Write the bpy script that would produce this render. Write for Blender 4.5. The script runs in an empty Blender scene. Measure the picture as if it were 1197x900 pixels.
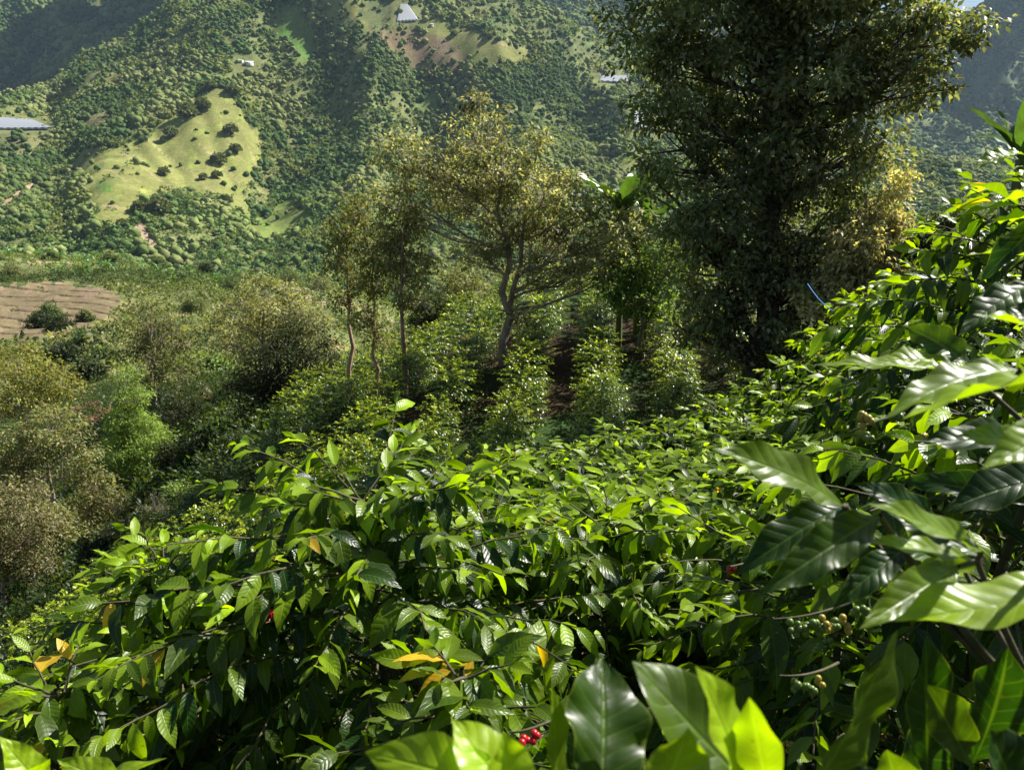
import bpy, math, random
import numpy as np
R = math.radians
rng = np.random.default_rng(7)
random.seed(7)
col = bpy.context.scene.collection
scene = bpy.context.scene

# ------------------------------------------------------------------ camera model
F_PX = 939.0; PITCH = R(14.0); CP, SP = math.cos(PITCH), math.sin(PITCH)
def ut(px, py):
    a = (px - 598.5) / F_PX; b = (450.0 - py) / F_PX
    d = CP + b * SP
    return a / d, (-SP + b * CP) / d
def P(px, py, Y):
    u, t = ut(px, py)
    return np.array([u * Y, Y, t * Y])
def proj(x, y, z):
    dep = y * CP - z * SP
    up = y * SP + z * CP
    dep = np.maximum(dep, 1e-3)
    return 598.5 + F_PX * x / dep, 450.0 - F_PX * up / dep

# ------------------------------------------------------------------ noise
_perm = np.random.default_rng(11).random((256, 256))
def vnoise(x, y, s=0):
    x = x + s * 37.3; y = y + s * 91.7
    xi = np.floor(x).astype(int); yi = np.floor(y).astype(int)
    fx = x - xi; fy = y - yi
    fx = fx * fx * (3 - 2 * fx); fy = fy * fy * (3 - 2 * fy)
    g = lambda i, j: _perm[i & 255, j & 255]
    a = g(xi, yi) * (1 - fx) + g(xi + 1, yi) * fx
    b = g(xi, yi + 1) * (1 - fx) + g(xi + 1, yi + 1) * fx
    return (a * (1 - fy) + b * fy) * 2 - 1
def fbm(x, y, oct=4, s=0):
    r = 0; a = 1.0; tot = 0
    for k in range(oct):
        r = r + a * vnoise(x * 2 ** k, y * 2 ** k, s + k); tot += a; a *= .5
    return r / tot

# ------------------------------------------------------------------ terrain height
CPX = [-500, 0, 130, 260, 400, 520, 640, 760, 880, 1000, 1100, 1200, 1700]
ROWS = [
 (9, 'z', [-9, -7.2, -6.5, -5.6, -4.9, -4.6, -4.4, -4.2, -4.0, -3.5, -3.0, -2.4, -0.5]),
 (14, 'z', [-14, -11, -9.3, -8, -7.3, -6.9, -6.6, -6.5, -6.3, -5.5, -4.3, -3, 0]),
 (20, 'z', [-18, -13.5, -12, -10.5, -9.2, -8.4, -8.1, -7.8, -7.2, -5.5, -4, -2.5, 1]),
 (30, 'z', [-24, -17.5, -15.5, -12, -9.2, -7.7, -7.0, -6.7, -6.2, -5.2, -3.8, -2, 3]),
 (45, 'z', [-30, -22, -19, -14.5, -11, -7.9, -5.7, -5.2, -5.1, -5, -3.5, -1.5, 5]),
 (75, 'z', [-34, -26, -21, -18, -19, -18, -17, -17, -16, -14, -10, -5, 0]),
 (130, 'z', [-45, -36, -32, -32, -34, -36, -38, -40, -40, -38, -35, -30, -20]),
 (190, 'z', [-38, -35, -36, -40, -48, -55, -60, -60, -60, -60, -55, -50, -40]),
 (270, 'z', [-30, -32, -34, -37, -50, -65, -75, -80, -80, -80, -80, -75, -60]),
 (360, 'z', [-25, -31, -33, -37, -45, -60, -85, -95, -100, -100, -100, -95, -80]),
 (560, 'z', [-110, -110, -110, -110, -110, -115, -120, -120, -120, -120, -120, -120, -120]),
 (850, 'z', [-70, -78, -80, -80, -80, -75, -75, -75, -75, -75, -75, -75, -70]),
 (1150, 'p', [225, 215, 215, 225, 235, 235, 230, 240, 250, 250, 245, 250, 250]),
 (1450, 'p', [150, 140, 130, 125, 150, 150, 145, 150, 170, 180, 186, 196, 200]),
 (1850, 'p', [150, 118, 65, 2, -60, -45, 12, 72, 130, 185, 215, 225, 230]),
 (2300, 'p', [170, 140, 110, 60, 0, 20, 55, 105, 160, 200, 225, 230, 230]),
 (2900, 'p', [90, 70, 50, 20, -40, -20, 15, 40, 80, 110, 120, 130, 130]),
 (3600, 'p', [-60, -80, -90, -90, -120, -60, -14, -4, -2, 10, 24, -14, -60]),
 (5200, 'z', [300] * 13),
 (7000, 'z', [200] * 13),
]
LY0, LY1, NLY = math.log(9), math.log(7000), 700
lyg = np.linspace(LY0, LY1, NLY)
tab = np.zeros((NLY, len(CPX)))
for c, px in enumerate(CPX):
    zs = []
    for (Y, k, v) in ROWS:
        zs.append(v[c] if k == 'z' else ut(px, v[c])[1] * Y)
    # interpolate slope tangent t for smoothness in log space
    ly = np.log([r[0] for r in ROWS]); t = np.array(zs) / np.array([r[0] for r in ROWS])
    tab[:, c] = np.interp(lyg, ly, t)
pxg = np.linspace(-500, 1700, 441)
Tt = np.array([np.interp(pxg, CPX, row) for row in tab])
def blur(a, n, ax):
    k = np.hanning(n + 2)[1:-1]; k /= k.sum()
    pad = [(0, 0), (0, 0)]; pad[ax] = (n // 2, n // 2)
    ap = np.pad(a, pad, mode='edge')
    return np.apply_along_axis(lambda m: np.convolve(m, k, 'valid'), ax, ap)
Tt = blur(Tt, 13, 0); Tt = blur(Tt, 9, 1)

def pix_line_dist(px, py, pts):
    best = np.full(px.shape, 1e9)
    for (x0, y0), (x1, y1) in zip(pts[:-1], pts[1:]):
        dx, dy = x1 - x0, y1 - y0
        tt = np.clip(((px - x0) * dx + (py - y0) * dy) / (dx * dx + dy * dy), 0, 1)
        d = np.hypot(px - x0 - tt * dx, py - y0 - tt * dy)
        best = np.minimum(best, d)
    return best
# gullies (negative) and ribs (positive) cut into the far slopes
RELIEF = [
 ([(352, -20), (345, 80)], 26, 30),  # rib added so the high field turns towards the sun
 ([(345, 60), (330, 130), (322, 200), (325, 260), (300, 310)], -20, 34),
 ([(265, 88), (215, 150), (150, 215), (120, 280)], 30, 60),
 ([(60, 110), (70, 170), (60, 240), (90, 300)], -21, 30),
 ([(400, 20), (420, 90), (440, 170), (430, 260)], 21, 34),
 ([(480, 80), (500, 140), (520, 200)], -24, 26),
 ([(560, 70), (590, 130), (620, 220)], 24, 30),
 ([(300, 150), (310, 210), (290, 260)], -8, 14),
 ([(180, 175), (215, 225)], -5, 9), ([(150, 178), (190, 232)], -4, 8), ([(240, 165), (275, 225)], -6, 9),
 ([(680, 100), (700, 180)], -24, 26),
 ([(1080, 60), (1197, 120)], 20, 30), ([(1100, 110), (1160, 170)], -20, 22),
 ([(0, 60), (120, 20)], -16, 22), ([(60, 90), (200, 30)], 12, 20),
]
def H(x, y):
    x = np.asarray(x, float); y = np.asarray(y, float)
    yy = np.maximum(y, 9.0)
    w = np.clip((np.log(yy) - math.log(800)) / (math.log(1900) - math.log(800)), 0, 1)
    u = x / yy
    pc = 598.5 + F_PX * u * (1 + .086 * w - .03 * (1 - w))
    fi = np.clip((np.log(yy) - LY0) / (LY1 - LY0) * (NLY - 1), 0, NLY - 1.001)
    fj = np.clip((pc + 500) / 2200 * 440, 0, 439.999)
    i = fi.astype(int); j = fj.astype(int); a = fi - i; b = fj - j
    t = (Tt[i, j] * (1 - a) + Tt[i + 1, j] * a) * (1 - b) + (Tt[i, j + 1] * (1 - a) + Tt[i + 1, j + 1] * a) * b
    z = t * yy
    far = np.clip((yy - 500) / 500, 0, 1)
    if np.any(far > 0):
        px, py = proj(x, yy, z)
        dz = 0
        for pts, amp, wid in RELIEF:
            d = pix_line_dist(px, py, pts)
            dz = dz + amp * np.exp(-(d / wid) ** 2)
        n = fbm(x / 330, yy / 330, 5, 3)
        n2 = 1 - np.abs(fbm(x / 210, yy / 420, 4, 9)) * 2
        z = z + far * (dz * (yy / 1300) + (n * 34 + n2 * 22 - 5) * (yy / 1300))
    mid = np.clip((yy - 60) / 120, 0, 1) * (1 - far)
    z = z + mid * fbm(x / 55, yy / 55, 4, 5) * 4.0
    z = z + (1 - np.clip((yy - 100) / 300, 0, 1)) * fbm(x / 3.1, yy / 3.1, 3, 21) * .22
    zn = -2.0 + np.where(x > 0, .28 * x, .45 * x) - .27 * y + fbm(x / 1.3, y / 1.3, 3, 2) * .08
    bl = np.clip((y - 6) / 6, 0, 1); bl = bl * bl * (3 - 2 * bl)
    return zn * (1 - bl) + z * bl
def Hs(x, y): return float(H(np.array([x]), np.array([y]))[0])

# ------------------------------------------------------------------ mesh helpers
def mk(name, V, Fc, mat, parent=None, colr=None, uv=None, smooth=True, attr='lcol'):
    V = np.ascontiguousarray(V, np.float32); Fc = np.ascontiguousarray(Fc, np.int32)
    me = bpy.data.meshes.new(name)
    n, k = Fc.shape
    me.vertices.add(len(V)); me.vertices.foreach_set('co', V.ravel())
    me.loops.add(n * k); me.loops.foreach_set('vertex_index', Fc.ravel())
    me.polygons.add(n); me.polygons.foreach_set('loop_start', np.arange(0, n * k, k, dtype=np.int32))
    me.update(calc_edges=True)
    if smooth: me.polygons.foreach_set('use_smooth', np.ones(n, bool))
    if colr is not None:
        ca = me.color_attributes.new(attr, 'FLOAT_COLOR', 'POINT')
        c4 = np.ones((len(V), 4), np.float32); c4[:, :3] = colr
        ca.data.foreach_set('color', c4.ravel())
    if uv is not None:
        l = me.uv_layers.new(name='uv')
        l.data.foreach_set('uv', np.ascontiguousarray(uv, np.float32)[Fc.ravel()].ravel())
    me.materials.append(mat)
    me.validate()
    o = bpy.data.objects.new(name, me); col.objects.link(o)
    if parent is not None: o.parent = parent
    return o
def tag(o, label=None, cat=None, group=None, kind=None):
    if label: o['label'] = label
    if cat: o['category'] = cat
    if group: o['group'] = group
    if kind: o['kind'] = kind
    return o
def thing(name, label, cat, loc, rz=0, group=None, scale=None):
    o = bpy.data.objects.new(name, None); col.objects.link(o)
    o.location = tuple(float(v) for v in loc); o.rotation_euler = (0, 0, rz); o.empty_display_size = .3
    if scale is not None: o.scale = scale
    return tag(o, label, cat, group)
def dup(root, label, loc, rz=0, scale=(1, 1, 1), group=None):
    r = root.copy(); col.objects.link(r)
    r.location = tuple(float(v) for v in loc); r.rotation_euler = (0, 0, rz); r.scale = scale
    r['label'] = label
    if group: r['group'] = group
    for ch in list(root.children):
        c = ch.copy(); col.objects.link(c); c.parent = r
    return r
def norm(a): return a / np.maximum(np.linalg.norm(a, axis=-1, keepdims=True), 1e-9)

_prof_s = np.array([0, .06, .18, .34, .5, .66, .8, .9, .96, 1.0])
_prof_w = np.array([.04, .25, .72, .97, 1, .86, .55, .24, .09, .0])
def leaves(B, D, N, L, W, droop, C, nseg=6, na=2, fold=.25, wave=.06, seed=0, ob=1.0):
    """leaf blades: base B, direction D, up normal N, length L, width W, droop, colour C -> V,F,UV,Col"""
    g = np.random.default_rng(seed)
    n = len(B); D = norm(D); N = norm(N - D * np.sum(N * D, 1, keepdims=True)); S = np.cross(D, N)
    L = np.asarray(L)[:, None, None]; W = np.asarray(W)[:, None, None]; dr = np.asarray(droop)[:, None, None]
    s = np.linspace(0, 1, nseg + 1)[None, :, None]; a = np.linspace(-1, 1, na + 1)[None, None, :]
    w = np.interp(s ** ob, _prof_s, _prof_w) * W * .5
    ph = g.random((n, 1, 1)) * 6.28; fr = g.uniform(2.0, 4.0, (n, 1, 1))
    # circular arc droop
    along = L * (s - dr ** 2 * s ** 3 * .35); down = -L * dr * s ** 2
    twist = g.normal(0, .5, (n, 1, 1)) * s
    bend = g.normal(0, .07, (n, 1, 1)) * L * s ** 2
    h = fold * np.abs(a) * w + wave * W * np.sin(6.28 * fr * s + ph + (a > 0) * 1.7) * a * a * np.interp(s, [0, .2, .85, 1], [0, 1, .8, 0])
    h = h + twist * a * w
    along = along + 0 * a; down = down + h
    side = w * a * (1 - .12 * np.abs(fold)) + bend
    V = (B[:, None, None, :] + D[:, None, None, :] * along[..., None] + N[:, None, None, :] * down[..., None]
         + S[:, None, None, :] * side[..., None])
    nr, nc = nseg + 1, na + 1
    idx = np.arange(nr * nc).reshape(nr, nc)
    q = np.stack([idx[:-1, :-1], idx[:-1, 1:], idx[1:, 1:], idx[1:, :-1]], -1).reshape(-1, 4)
    Fc = (q[None] + (np.arange(n) * nr * nc)[:, None, None]).reshape(-1, 4)
    UV = np.broadcast_to(np.stack([s + 0 * a, a + 0 * s], -1), (n, nr, nc, 2)).reshape(-1, 2)
    Cc = np.repeat(C, nr * nc, axis=0)
    return V.reshape(-1, 3), Fc, UV, Cc
def diamonds(B, D, N, L, W, C):
    """cheap folded leaf: 6 verts, two quads"""
    n = len(B); D = norm(D); N = norm(N - D * np.sum(N * D, 1, keepdims=True)); S = np.cross(D, N)
    L = np.asarray(L)[:, None]; W = np.asarray(W)[:, None] * .5
    f = .3
    v0 = B; v1 = B + D * L * .45 + S * W + N * W * f; v2 = B + D * L - N * L * .22; v3 = B + D * L * .45 - S * W + N * W * f
    m = B + D * L * .5
    V = np.stack([v0, v1, v2, v3, m], 1)
    Fq = np.array([[0, 1, 4], [1, 2, 4], [2, 3, 4], [3, 0, 4]])
    Fc = (Fq[None] + (np.arange(n) * 5)[:, None, None]).reshape(-1, 3)
    return V.reshape(-1, 3), Fc, np.repeat(C, 5, axis=0)
def tube(pts, rad, k=6, off=0):
    pts = np.asarray(pts, float); rad = np.asarray(rad, float); n = len(pts)
    T = norm(np.gradient(pts, axis=0))
    ref = np.array([0, 0, 1.0]) if abs(T[0][2]) < .8 else np.array([1.0, 0, 0])
    A = norm(np.cross(T, ref)); B = np.cross(T, A)
    an = np.arange(k) / k * 2 * math.pi
    V = pts[:, None] + rad[:, None, None] * (A[:, None] * np.cos(an)[None, :, None] + B[:, None] * np.sin(an)[None, :, None])
    i = np.arange(n - 1)[:, None] * k; j = np.arange(k)[None]
    Fc = np.stack([i + j, i + (j + 1) % k, i + k + (j + 1) % k, i + k + j], -1).reshape(-1, 4) + off
    return V.reshape(-1, 3), Fc
class Tubes:
    def __init__(s): s.V = []; s.F = []; s.n = 0
    def add(s, pts, rad, k=6):
        v, f = tube(pts, rad, k, s.n); s.V.append(v); s.F.append(f); s.n += len(v)
    def build(s, name, mat, parent): return mk(name, np.concatenate(s.V), np.concatenate(s.F), mat, parent)
def ico(sub=1):
    import bmesh
    bm = bmesh.new(); bmesh.ops.create_icosphere(bm, subdivisions=sub, radius=1.0)
    V = np.array([v.co[:] for v in bm.verts]); Fc = np.array([[v.index for v in f.verts] for f in bm.faces]); bm.free()
    return V, Fc

# ------------------------------------------------------------------ materials
def newmat(name):
    m = bpy.data.materials.new(name); m.use_nodes = True
    nt = m.node_tree; nt.nodes.clear()
    return m, nt, (lambda t, **kw: _node(nt, t, kw))
def _node(nt, t, kw):
    n = nt.nodes.new(t)
    for k, v in kw.items():
        if k in n.bl_rna.properties: setattr(n, k, v)
        else: n.inputs[k.replace('_', ' ')].default_value = v
    return n
def leafmat(name, trans=.4, rough=.33, spec=.5, tcol=(2.6, 2.1, .35), veins=True, bump=.25, attr='lcol'):
    m, nt, N = newmat(name); L = nt.links.new
    out = N('ShaderNodeOutputMaterial'); mix = N('ShaderNodeMixShader'); mix.inputs[0].default_value = trans
    pr = N('ShaderNodeBsdfPrincipled'); tr = N('ShaderNodeBsdfTranslucent')
    at = N('ShaderNodeAttribute', attribute_name=attr)
    ns = N('ShaderNodeTexNoise'); ns.inputs['Scale'].default_value = 14 if veins else 3
    ns.inputs['Detail'].default_value = 3
    mr = N('ShaderNodeMapRange'); mr.inputs[1].default_value = .3; mr.inputs[2].default_value = .7
    mr.inputs[3].default_value = .72; mr.inputs[4].default_value = 1.3
    L(ns.outputs[0], mr.inputs[0])
    mu = N('ShaderNodeMix', data_type='RGBA', blend_type='MULTIPLY'); mu.inputs[0].default_value = 1
    L(at.outputs['Color'], mu.inputs[6]); L(mr.outputs[0], mu.inputs[7])
    base = mu.outputs[2]
    if veins:
        uv = N('ShaderNodeUVMap'); sp = N('ShaderNodeSeparateXYZ'); L(uv.outputs[0], sp.inputs[0])
        ab = N('ShaderNodeMath', operation='ABSOLUTE'); L(sp.outputs[1], ab.inputs[0])
        mm = N('ShaderNodeMapRange'); mm.inputs[1].default_value = .015; mm.inputs[2].default_value = .09
        mm.inputs[3].default_value = 1; mm.inputs[4].default_value = 0; L(ab.outputs[0], mm.inputs[0])
        k1 = N('ShaderNodeMath', operation='MULTIPLY'); k1.inputs[1].default_value = 9.5; L(sp.outputs[0], k1.inputs[0])
        k2 = N('ShaderNodeMath', operation='MULTIPLY'); k2.inputs[1].default_value = 1.5; L(ab.outputs[0], k2.inputs[0])
        sb = N('ShaderNodeMath', operation='SUBTRACT'); L(k1.outputs[0], sb.inputs[0]); L(k2.outputs[0], sb.inputs[1])
        fr = N('ShaderNodeMath', operation='FRACT'); L(sb.outputs[0], fr.inputs[0])
        pp = N('ShaderNodeMath', operation='PINGPONG'); pp.inputs[1].default_value = .5; L(fr.outputs[0], pp.inputs[0])
        vn = N('ShaderNodeMapRange'); vn.inputs[1].default_value = 0; vn.inputs[2].default_value = .09
        vn.inputs[3].default_value = .45; vn.inputs[4].default_value = 0; L(pp.outputs[0], vn.inputs[0])
        mx = N('ShaderNodeMath', operation='MAXIMUM'); L(mm.outputs[0], mx.inputs[0]); L(vn.outputs[0], mx.inputs[1])
        m2 = N('ShaderNodeMix', data_type='RGBA', blend_type='MIX'); L(mx.outputs[0], m2.inputs[0])
        L(base, m2.inputs[6])
        br = N('ShaderNodeMix', data_type='RGBA', blend_type='ADD'); br.inputs[0].default_value = 1
        L(base, br.inputs[6]); br.inputs[7].default_value = (.05, .08, .015, 1)
        L(br.outputs[2], m2.inputs[7]); base = m2.outputs[2]
        sp2 = N('ShaderNodeTexNoise'); sp2.inputs['Scale'].default_value = 95; sp2.inputs['Detail'].default_value = 2
        st = N('ShaderNodeMapRange'); st.inputs[1].default_value = .70; st.inputs[2].default_value = .74; st.inputs[4].default_value = .55; L(sp2.outputs[0], st.inputs[0])
        m3 = N('ShaderNodeMix', data_type='RGBA', blend_type='MIX'); L(st.outputs[0], m3.inputs[0]); L(base, m3.inputs[6]); m3.inputs[7].default_value = (.12, .075, .02, 1)
        rm = N('ShaderNodeMapRange'); rm.inputs[1].default_value = .92; rm.inputs[2].default_value = 1; rm.inputs[4].default_value = .5; L(ab.outputs[0], rm.inputs[0])
        m4 = N('ShaderNodeMix', data_type='RGBA', blend_type='MIX'); L(rm.outputs[0], m4.inputs[0]); L(m3.outputs[2], m4.inputs[6]); m4.inputs[7].default_value = (.2, .24, .04, 1)
        base = m4.outputs[2]
        # puckered surface between the veins
        hh = N('ShaderNodeMath', operation='POWER'); hh.inputs[1].default_value = .5; L(pp.outputs[0], hh.inputs[0])
        hs = N('ShaderNodeMath', operation='SUBTRACT'); L(hh.outputs[0], hs.inputs[0]); L(mm.outputs[0], hs.inputs[1])
        ad = N('ShaderNodeMath', operation='ADD'); L(hs.outputs[0], ad.inputs[0]); L(ns.outputs[0], ad.inputs[1])
        bp = N('ShaderNodeBump'); bp.inputs['Strength'].default_value = bump; bp.inputs['Distance'].default_value = .004
        L(ad.outputs[0], bp.inputs['Height']); L(bp.outputs[0], pr.inputs['Normal'])
    L(base, pr.inputs['Base Color'])
    pr.inputs['Roughness'].default_value = rough
    pr.inputs['Specular IOR Level'].default_value = spec
    tm = N('ShaderNodeMix', data_type='RGBA', blend_type='MULTIPLY'); tm.inputs[0].default_value = 1
    L(base, tm.inputs[6]); tm.inputs[7].default_value = (*tcol, 1); L(tm.outputs[2], tr.inputs[0])
    L(pr.outputs[0], mix.inputs[1]); L(tr.outputs[0], mix.inputs[2]); L(mix.outputs[0], out.inputs[0])
    return m
def barkmat(name, c1, c2, scale=6, bump=.5):
    m, nt, N = newmat(name); L = nt.links.new
    out = N('ShaderNodeOutputMaterial'); pr = N('ShaderNodeBsdfPrincipled')
    tc = N('ShaderNodeTexCoord'); mp = N('ShaderNodeMapping'); mp.inputs['Scale'].default_value = (1, 1, .25)
    ns = N('ShaderNodeTexNoise'); ns.inputs['Scale'].default_value = scale; ns.inputs['Detail'].default_value = 6
    L(tc.outputs['Object'], mp.inputs[0]); L(mp.outputs[0], ns.inputs[0])
    cr = N('ShaderNodeValToRGB'); cr.color_ramp.elements[0].position = .35; cr.color_ramp.elements[1].position = .65
    cr.color_ramp.elements[0].color = (*c1, 1); cr.color_ramp.elements[1].color = (*c2, 1)
    L(ns.outputs[0], cr.inputs[0]); L(cr.outputs[0], pr.inputs['Base Color'])
    bp = N('ShaderNodeBump'); bp.inputs['Strength'].default_value = bump; bp.inputs['Distance'].default_value = .03
    L(ns.outputs[0], bp.inputs['Height']); L(bp.outputs[0], pr.inputs['Normal'])
    pr.inputs['Roughness'].default_value = .85
    L(pr.outputs[0], out.inputs[0]); return m
def plain(name, c, rough=.6, attr=None, nscale=5, spec=.3):
    m, nt, N = newmat(name); L = nt.links.new
    out = N('ShaderNodeOutputMaterial'); pr = N('ShaderNodeBsdfPrincipled')
    ns = N('ShaderNodeTexNoise'); ns.inputs['Scale'].default_value = nscale; ns.inputs['Detail'].default_value = 5
    mr = N('ShaderNodeMapRange'); mr.inputs[1].default_value = .3; mr.inputs[2].default_value = .7
    mr.inputs[3].default_value = .8; mr.inputs[4].default_value = 1.15; L(ns.outputs[0], mr.inputs[0])
    mu = N('ShaderNodeMix', data_type='RGBA', blend_type='MULTIPLY'); mu.inputs[0].default_value = 1
    if attr:
        at = N('ShaderNodeAttribute', attribute_name=attr); L(at.outputs['Color'], mu.inputs[6])
    else: mu.inputs[6].default_value = (*c, 1)
    L(mr.outputs[0], mu.inputs[7]); L(mu.outputs[2], pr.inputs['Base Color'])
    pr.inputs['Roughness'].default_value = rough; pr.inputs['Specular IOR Level'].default_value = spec
    L(pr.outputs[0], out.inputs[0]); return m
def terrainmat():
    m, nt, N = newmat('soil_and_grass'); L = nt.links.new
    out = N('ShaderNodeOutputMaterial'); pr = N('ShaderNodeBsdfPrincipled'); at = N('ShaderNodeAttribute', attribute_name='lcol')
    tc = N('ShaderNodeTexCoord'); facs = []
    for sc, det in ((.02, 8), (.25, 8), (4.0, 6)):
        ns = N('ShaderNodeTexNoise'); ns.inputs['Scale'].default_value = sc; ns.inputs['Detail'].default_value = det
        ns.inputs['Roughness'].default_value = .65
        L(tc.outputs['Object'], ns.inputs[0])
        mr = N('ShaderNodeMapRange'); mr.inputs[1].default_value = .3; mr.inputs[2].default_value = .7
        mr.inputs[3].default_value = .7; mr.inputs[4].default_value = 1.3; L(ns.outputs[0], mr.inputs[0]); facs.append((mr, ns))
    cur = at.outputs['Color']
    for mr, _ in facs:
        mu = N('ShaderNodeMix', data_type='RGBA', blend_type='MULTIPLY'); mu.inputs[0].default_value = 1
        L(cur, mu.inputs[6]); L(mr.outputs[0], mu.inputs[7]); cur = mu.outputs[2]
    L(cur, pr.inputs['Base Color']); pr.inputs['Roughness'].default_value = .95; pr.inputs['Specular IOR Level'].default_value = .1
    bp = N('ShaderNodeBump'); bp.inputs['Strength'].default_value = .6; bp.inputs['Distance'].default_value = 1.2
    L(facs[1][1].outputs[0], bp.inputs['Height']); L(bp.outputs[0], pr.inputs['Normal'])
    L(pr.outputs[0], out.inputs[0]); return m
M_LEAF = leafmat('coffee_leaf', .4, .36, .4, (2.7, 2.7, .2), True, .3)
M_LEAFMID = leafmat('coffee_leaf_small', .4, .42, .3, (2.7, 2.6, .2), False)
M_LEAFFAR = leafmat('coffee_leaf_far', .3, .33, .5, (2.7, 2.6, .2), False)
M_TREE = leafmat('tree_leaf', .42, .5, .25, (1.7, 1.6, .6), False)
M_DULL = leafmat('dull_leaf', .35, .55, .25, (1.5, 1.5, .6), False)
M_BANANA = leafmat('banana_leaf', .25, .35, .5, (2.0, 1.9, .5), False)
M_BARK = barkmat('bark', (.18, .13, .09), (.40, .32, .24))
M_BARKR = barkmat('reddish_bark', (.2, .11, .07), (.46, .31, .21))
M_BARKD = barkmat('dark_bark', (.035, .027, .02), (.10, .08, .06))
M_TWIG = barkmat('twig', (.04, .042, .015), (.085, .07, .035), 30, .2)
M_TERR = terrainmat()
M_CROWN = plain('far_crown', (0, 0, 0), .9, 'lcol', .9, .05)
M_WHITE = plain('white_sheeting', (.3, .32, .35), .4, None, .2, .4)
M_WALL = plain('white_wall', (.72, .71, .68), .8, None, 1)
M_ROOF = plain('pale_roof', (.55, .55, .55), .5, None, 1)
M_DARK = plain('dark_opening', (.04, .04, .045), .5)
M_BLUE = plain('blue_cord', (.07, .28, .62), .4)
M_CHG = plain('green_cherry', (.10, .16, .02), .35, None, 40, .5)
M_CHY = plain('yellow_cherry', (.33, .26, .03), .35, None, 40, .5)
M_CHR = plain('red_cherry', (.45, .01, .015), .3, None, 40, .5)

# ------------------------------------------------------------------ the ground, one sheet
def inpoly(px, py, poly):
    inside = np.zeros(px.shape, bool); n = len(poly)
    for i in range(n):
        x0, y0 = poly[i]; x1, y1 = poly[(i + 1) % n]
        c = ((y0 > py) != (y1 > py))
        xx = (x1 - x0) * (py - y0) / ((y1 - y0) if y1 != y0 else 1e-9) + x0
        inside ^= c & (px < xx)
    return inside
PAST = (.21, .235, .06); PASTG = (.10, .20, .035); BROWN = (.20, .13, .09); SCRUB = (.16, .18, .065); FLOOR = (.07, .10, .032)
COVER = [   # polygon, colour, tree density
 ([(78, 195), (95, 180), (140, 170), (172, 160), (195, 142), (218, 124), (240, 112), (255, 90), (274, 92), (264, 108), (286, 130), (302, 160), (306, 192), (292, 215), (290, 252), (272, 246), (262, 232), (232, 228), (205, 228), (178, 234), (160, 240), (155, 255), (140, 272), (118, 262), (104, 240), (104, 215)], PAST, .0),
 ([(118, 205), (140, 210), (130, 225), (110, 222)], PASTG, .0),
 ([(283, 264), (320, 242), (345, 233), (372, 254), (335, 276), (303, 284)], (.15, .23, .04), .0),
 ([(306, 200), (322, 175), (340, 160), (352, 172), (330, 200), (316, 236), (300, 240)], (.16, .17, .06), .25),
 ([(326, 8), (350, 7), (374, 38), (366, 46), (370, 68), (352, 76), (338, 52), (316, 40)], PASTG, .0),
 ([(320, 60), (345, 62), (356, 100), (320, 95)], (.12, .16, .05), .35),
 ([(398, 0), (470, 0), (502, 24), (540, 32), (580, 50), (622, 60), (604, 78), (566, 78), (545, 70), (520, 56), (505, 40), (470, 12), (440, 38), (418, 34)], PAST, .02),
 ([(424, 2), (468, 2), (472, 36), (426, 37)], (.09, .13, .05), .1),
 ([(425, 38), (500, 38), (530, 48), (552, 76), (520, 82), (482, 78), (466, 60)], BROWN, .12),
 ([(500, -5), (612, -2), (700, 32), (748, 62), (742, 86), (660, 62), (600, 50), (560, 26)], (.10, .14, .05), .22),
 ([(332, 152), (342, 133), (366, 152)], (.22, .13, .1), .0),
 ([(95, 110), (140, 70), (190, 58), (235, 60), (230, 80), (180, 90), (130, 105)], (.12, .10, .06), .45),
 ([(160, 55), (215, 33), (222, 52), (190, 58)], (.10, .15, .05), .1),
 ([(60, 110), (130, 78), (150, 82), (90, 118)], (.16, .17, .06), .15),
 ([(0, 120), (30, 125), (62, 150), (40, 158), (0, 158)], (.15, .19, .05), .05),
 ([(0, 158), (55, 160), (50, 180), (0, 190)], (.15, .16, .07), .15),
 ([(85, 148), (120, 130), (132, 128), (130, 142), (100, 150)], (.19, .16, .08), .05),
 ([(0, 238), (30, 218), (40, 215), (36, 224), (0, 250)], (.32, .22, .14), .0),
 ([(154, 265), (165, 262), (190, 290), (178, 292)], (.30, .22, .15), .0),
 ([(480, 130), (500, 105), (515, 118), (505, 132)], (.10, .2, .04), .1),
 ([(240, 95), (330, 100), (400, 200), (340, 160), (300, 130)], (.13, .15, .04), .55),
 ([(-60, 326), (0, 332), (50, 330), (95, 333), (142, 344), (140, 362), (105, 385), (60, 398), (-60, 412)], (.24, .17, .115), .08),
 ([(1050, 55), (1140, 60), (1197, 75), (1197, 100), (1090, 120), (1060, 100)], (.07, .10, .045), .35),
 ([(-20, 132), (66, 134), (70, 160), (-20, 162)], (.14, .17, .06), .0),
 ([(456, 2), (496, 4), (498, 34), (456, 34)], (.14, .17, .06), .0),
 ([(694, 86), (742, 86), (742, 103), (694, 103)], (.14, .17, .06), .0),
 ([(736, 128), (775, 128), (775, 160), (736, 160)], (.14, .17, .06), .0),
 ([(270, 64), (306, 64), (308, 86), (272, 86)], (.14, .17, .06), .0),
]
uu = np.concatenate([np.linspace(-1.9, -.78, 60), np.linspace(-.77, .77, 720), np.linspace(.78, 1.9, 60)])
yy = np.concatenate([np.linspace(-9, 8.9, 50), np.exp(np.linspace(math.log(9), math.log(60), 130)),
                     np.exp(np.linspace(math.log(60.5), math.log(400), 330)), np.exp(np.linspace(math.log(404), math.log(3700), 430)),
                     np.exp(np.linspace(math.log(3750), math.log(7000), 16))])
U, Yg = np.meshgrid(uu, yy); X = U * (Yg + 12)
Z = H(X, Yg)
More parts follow.
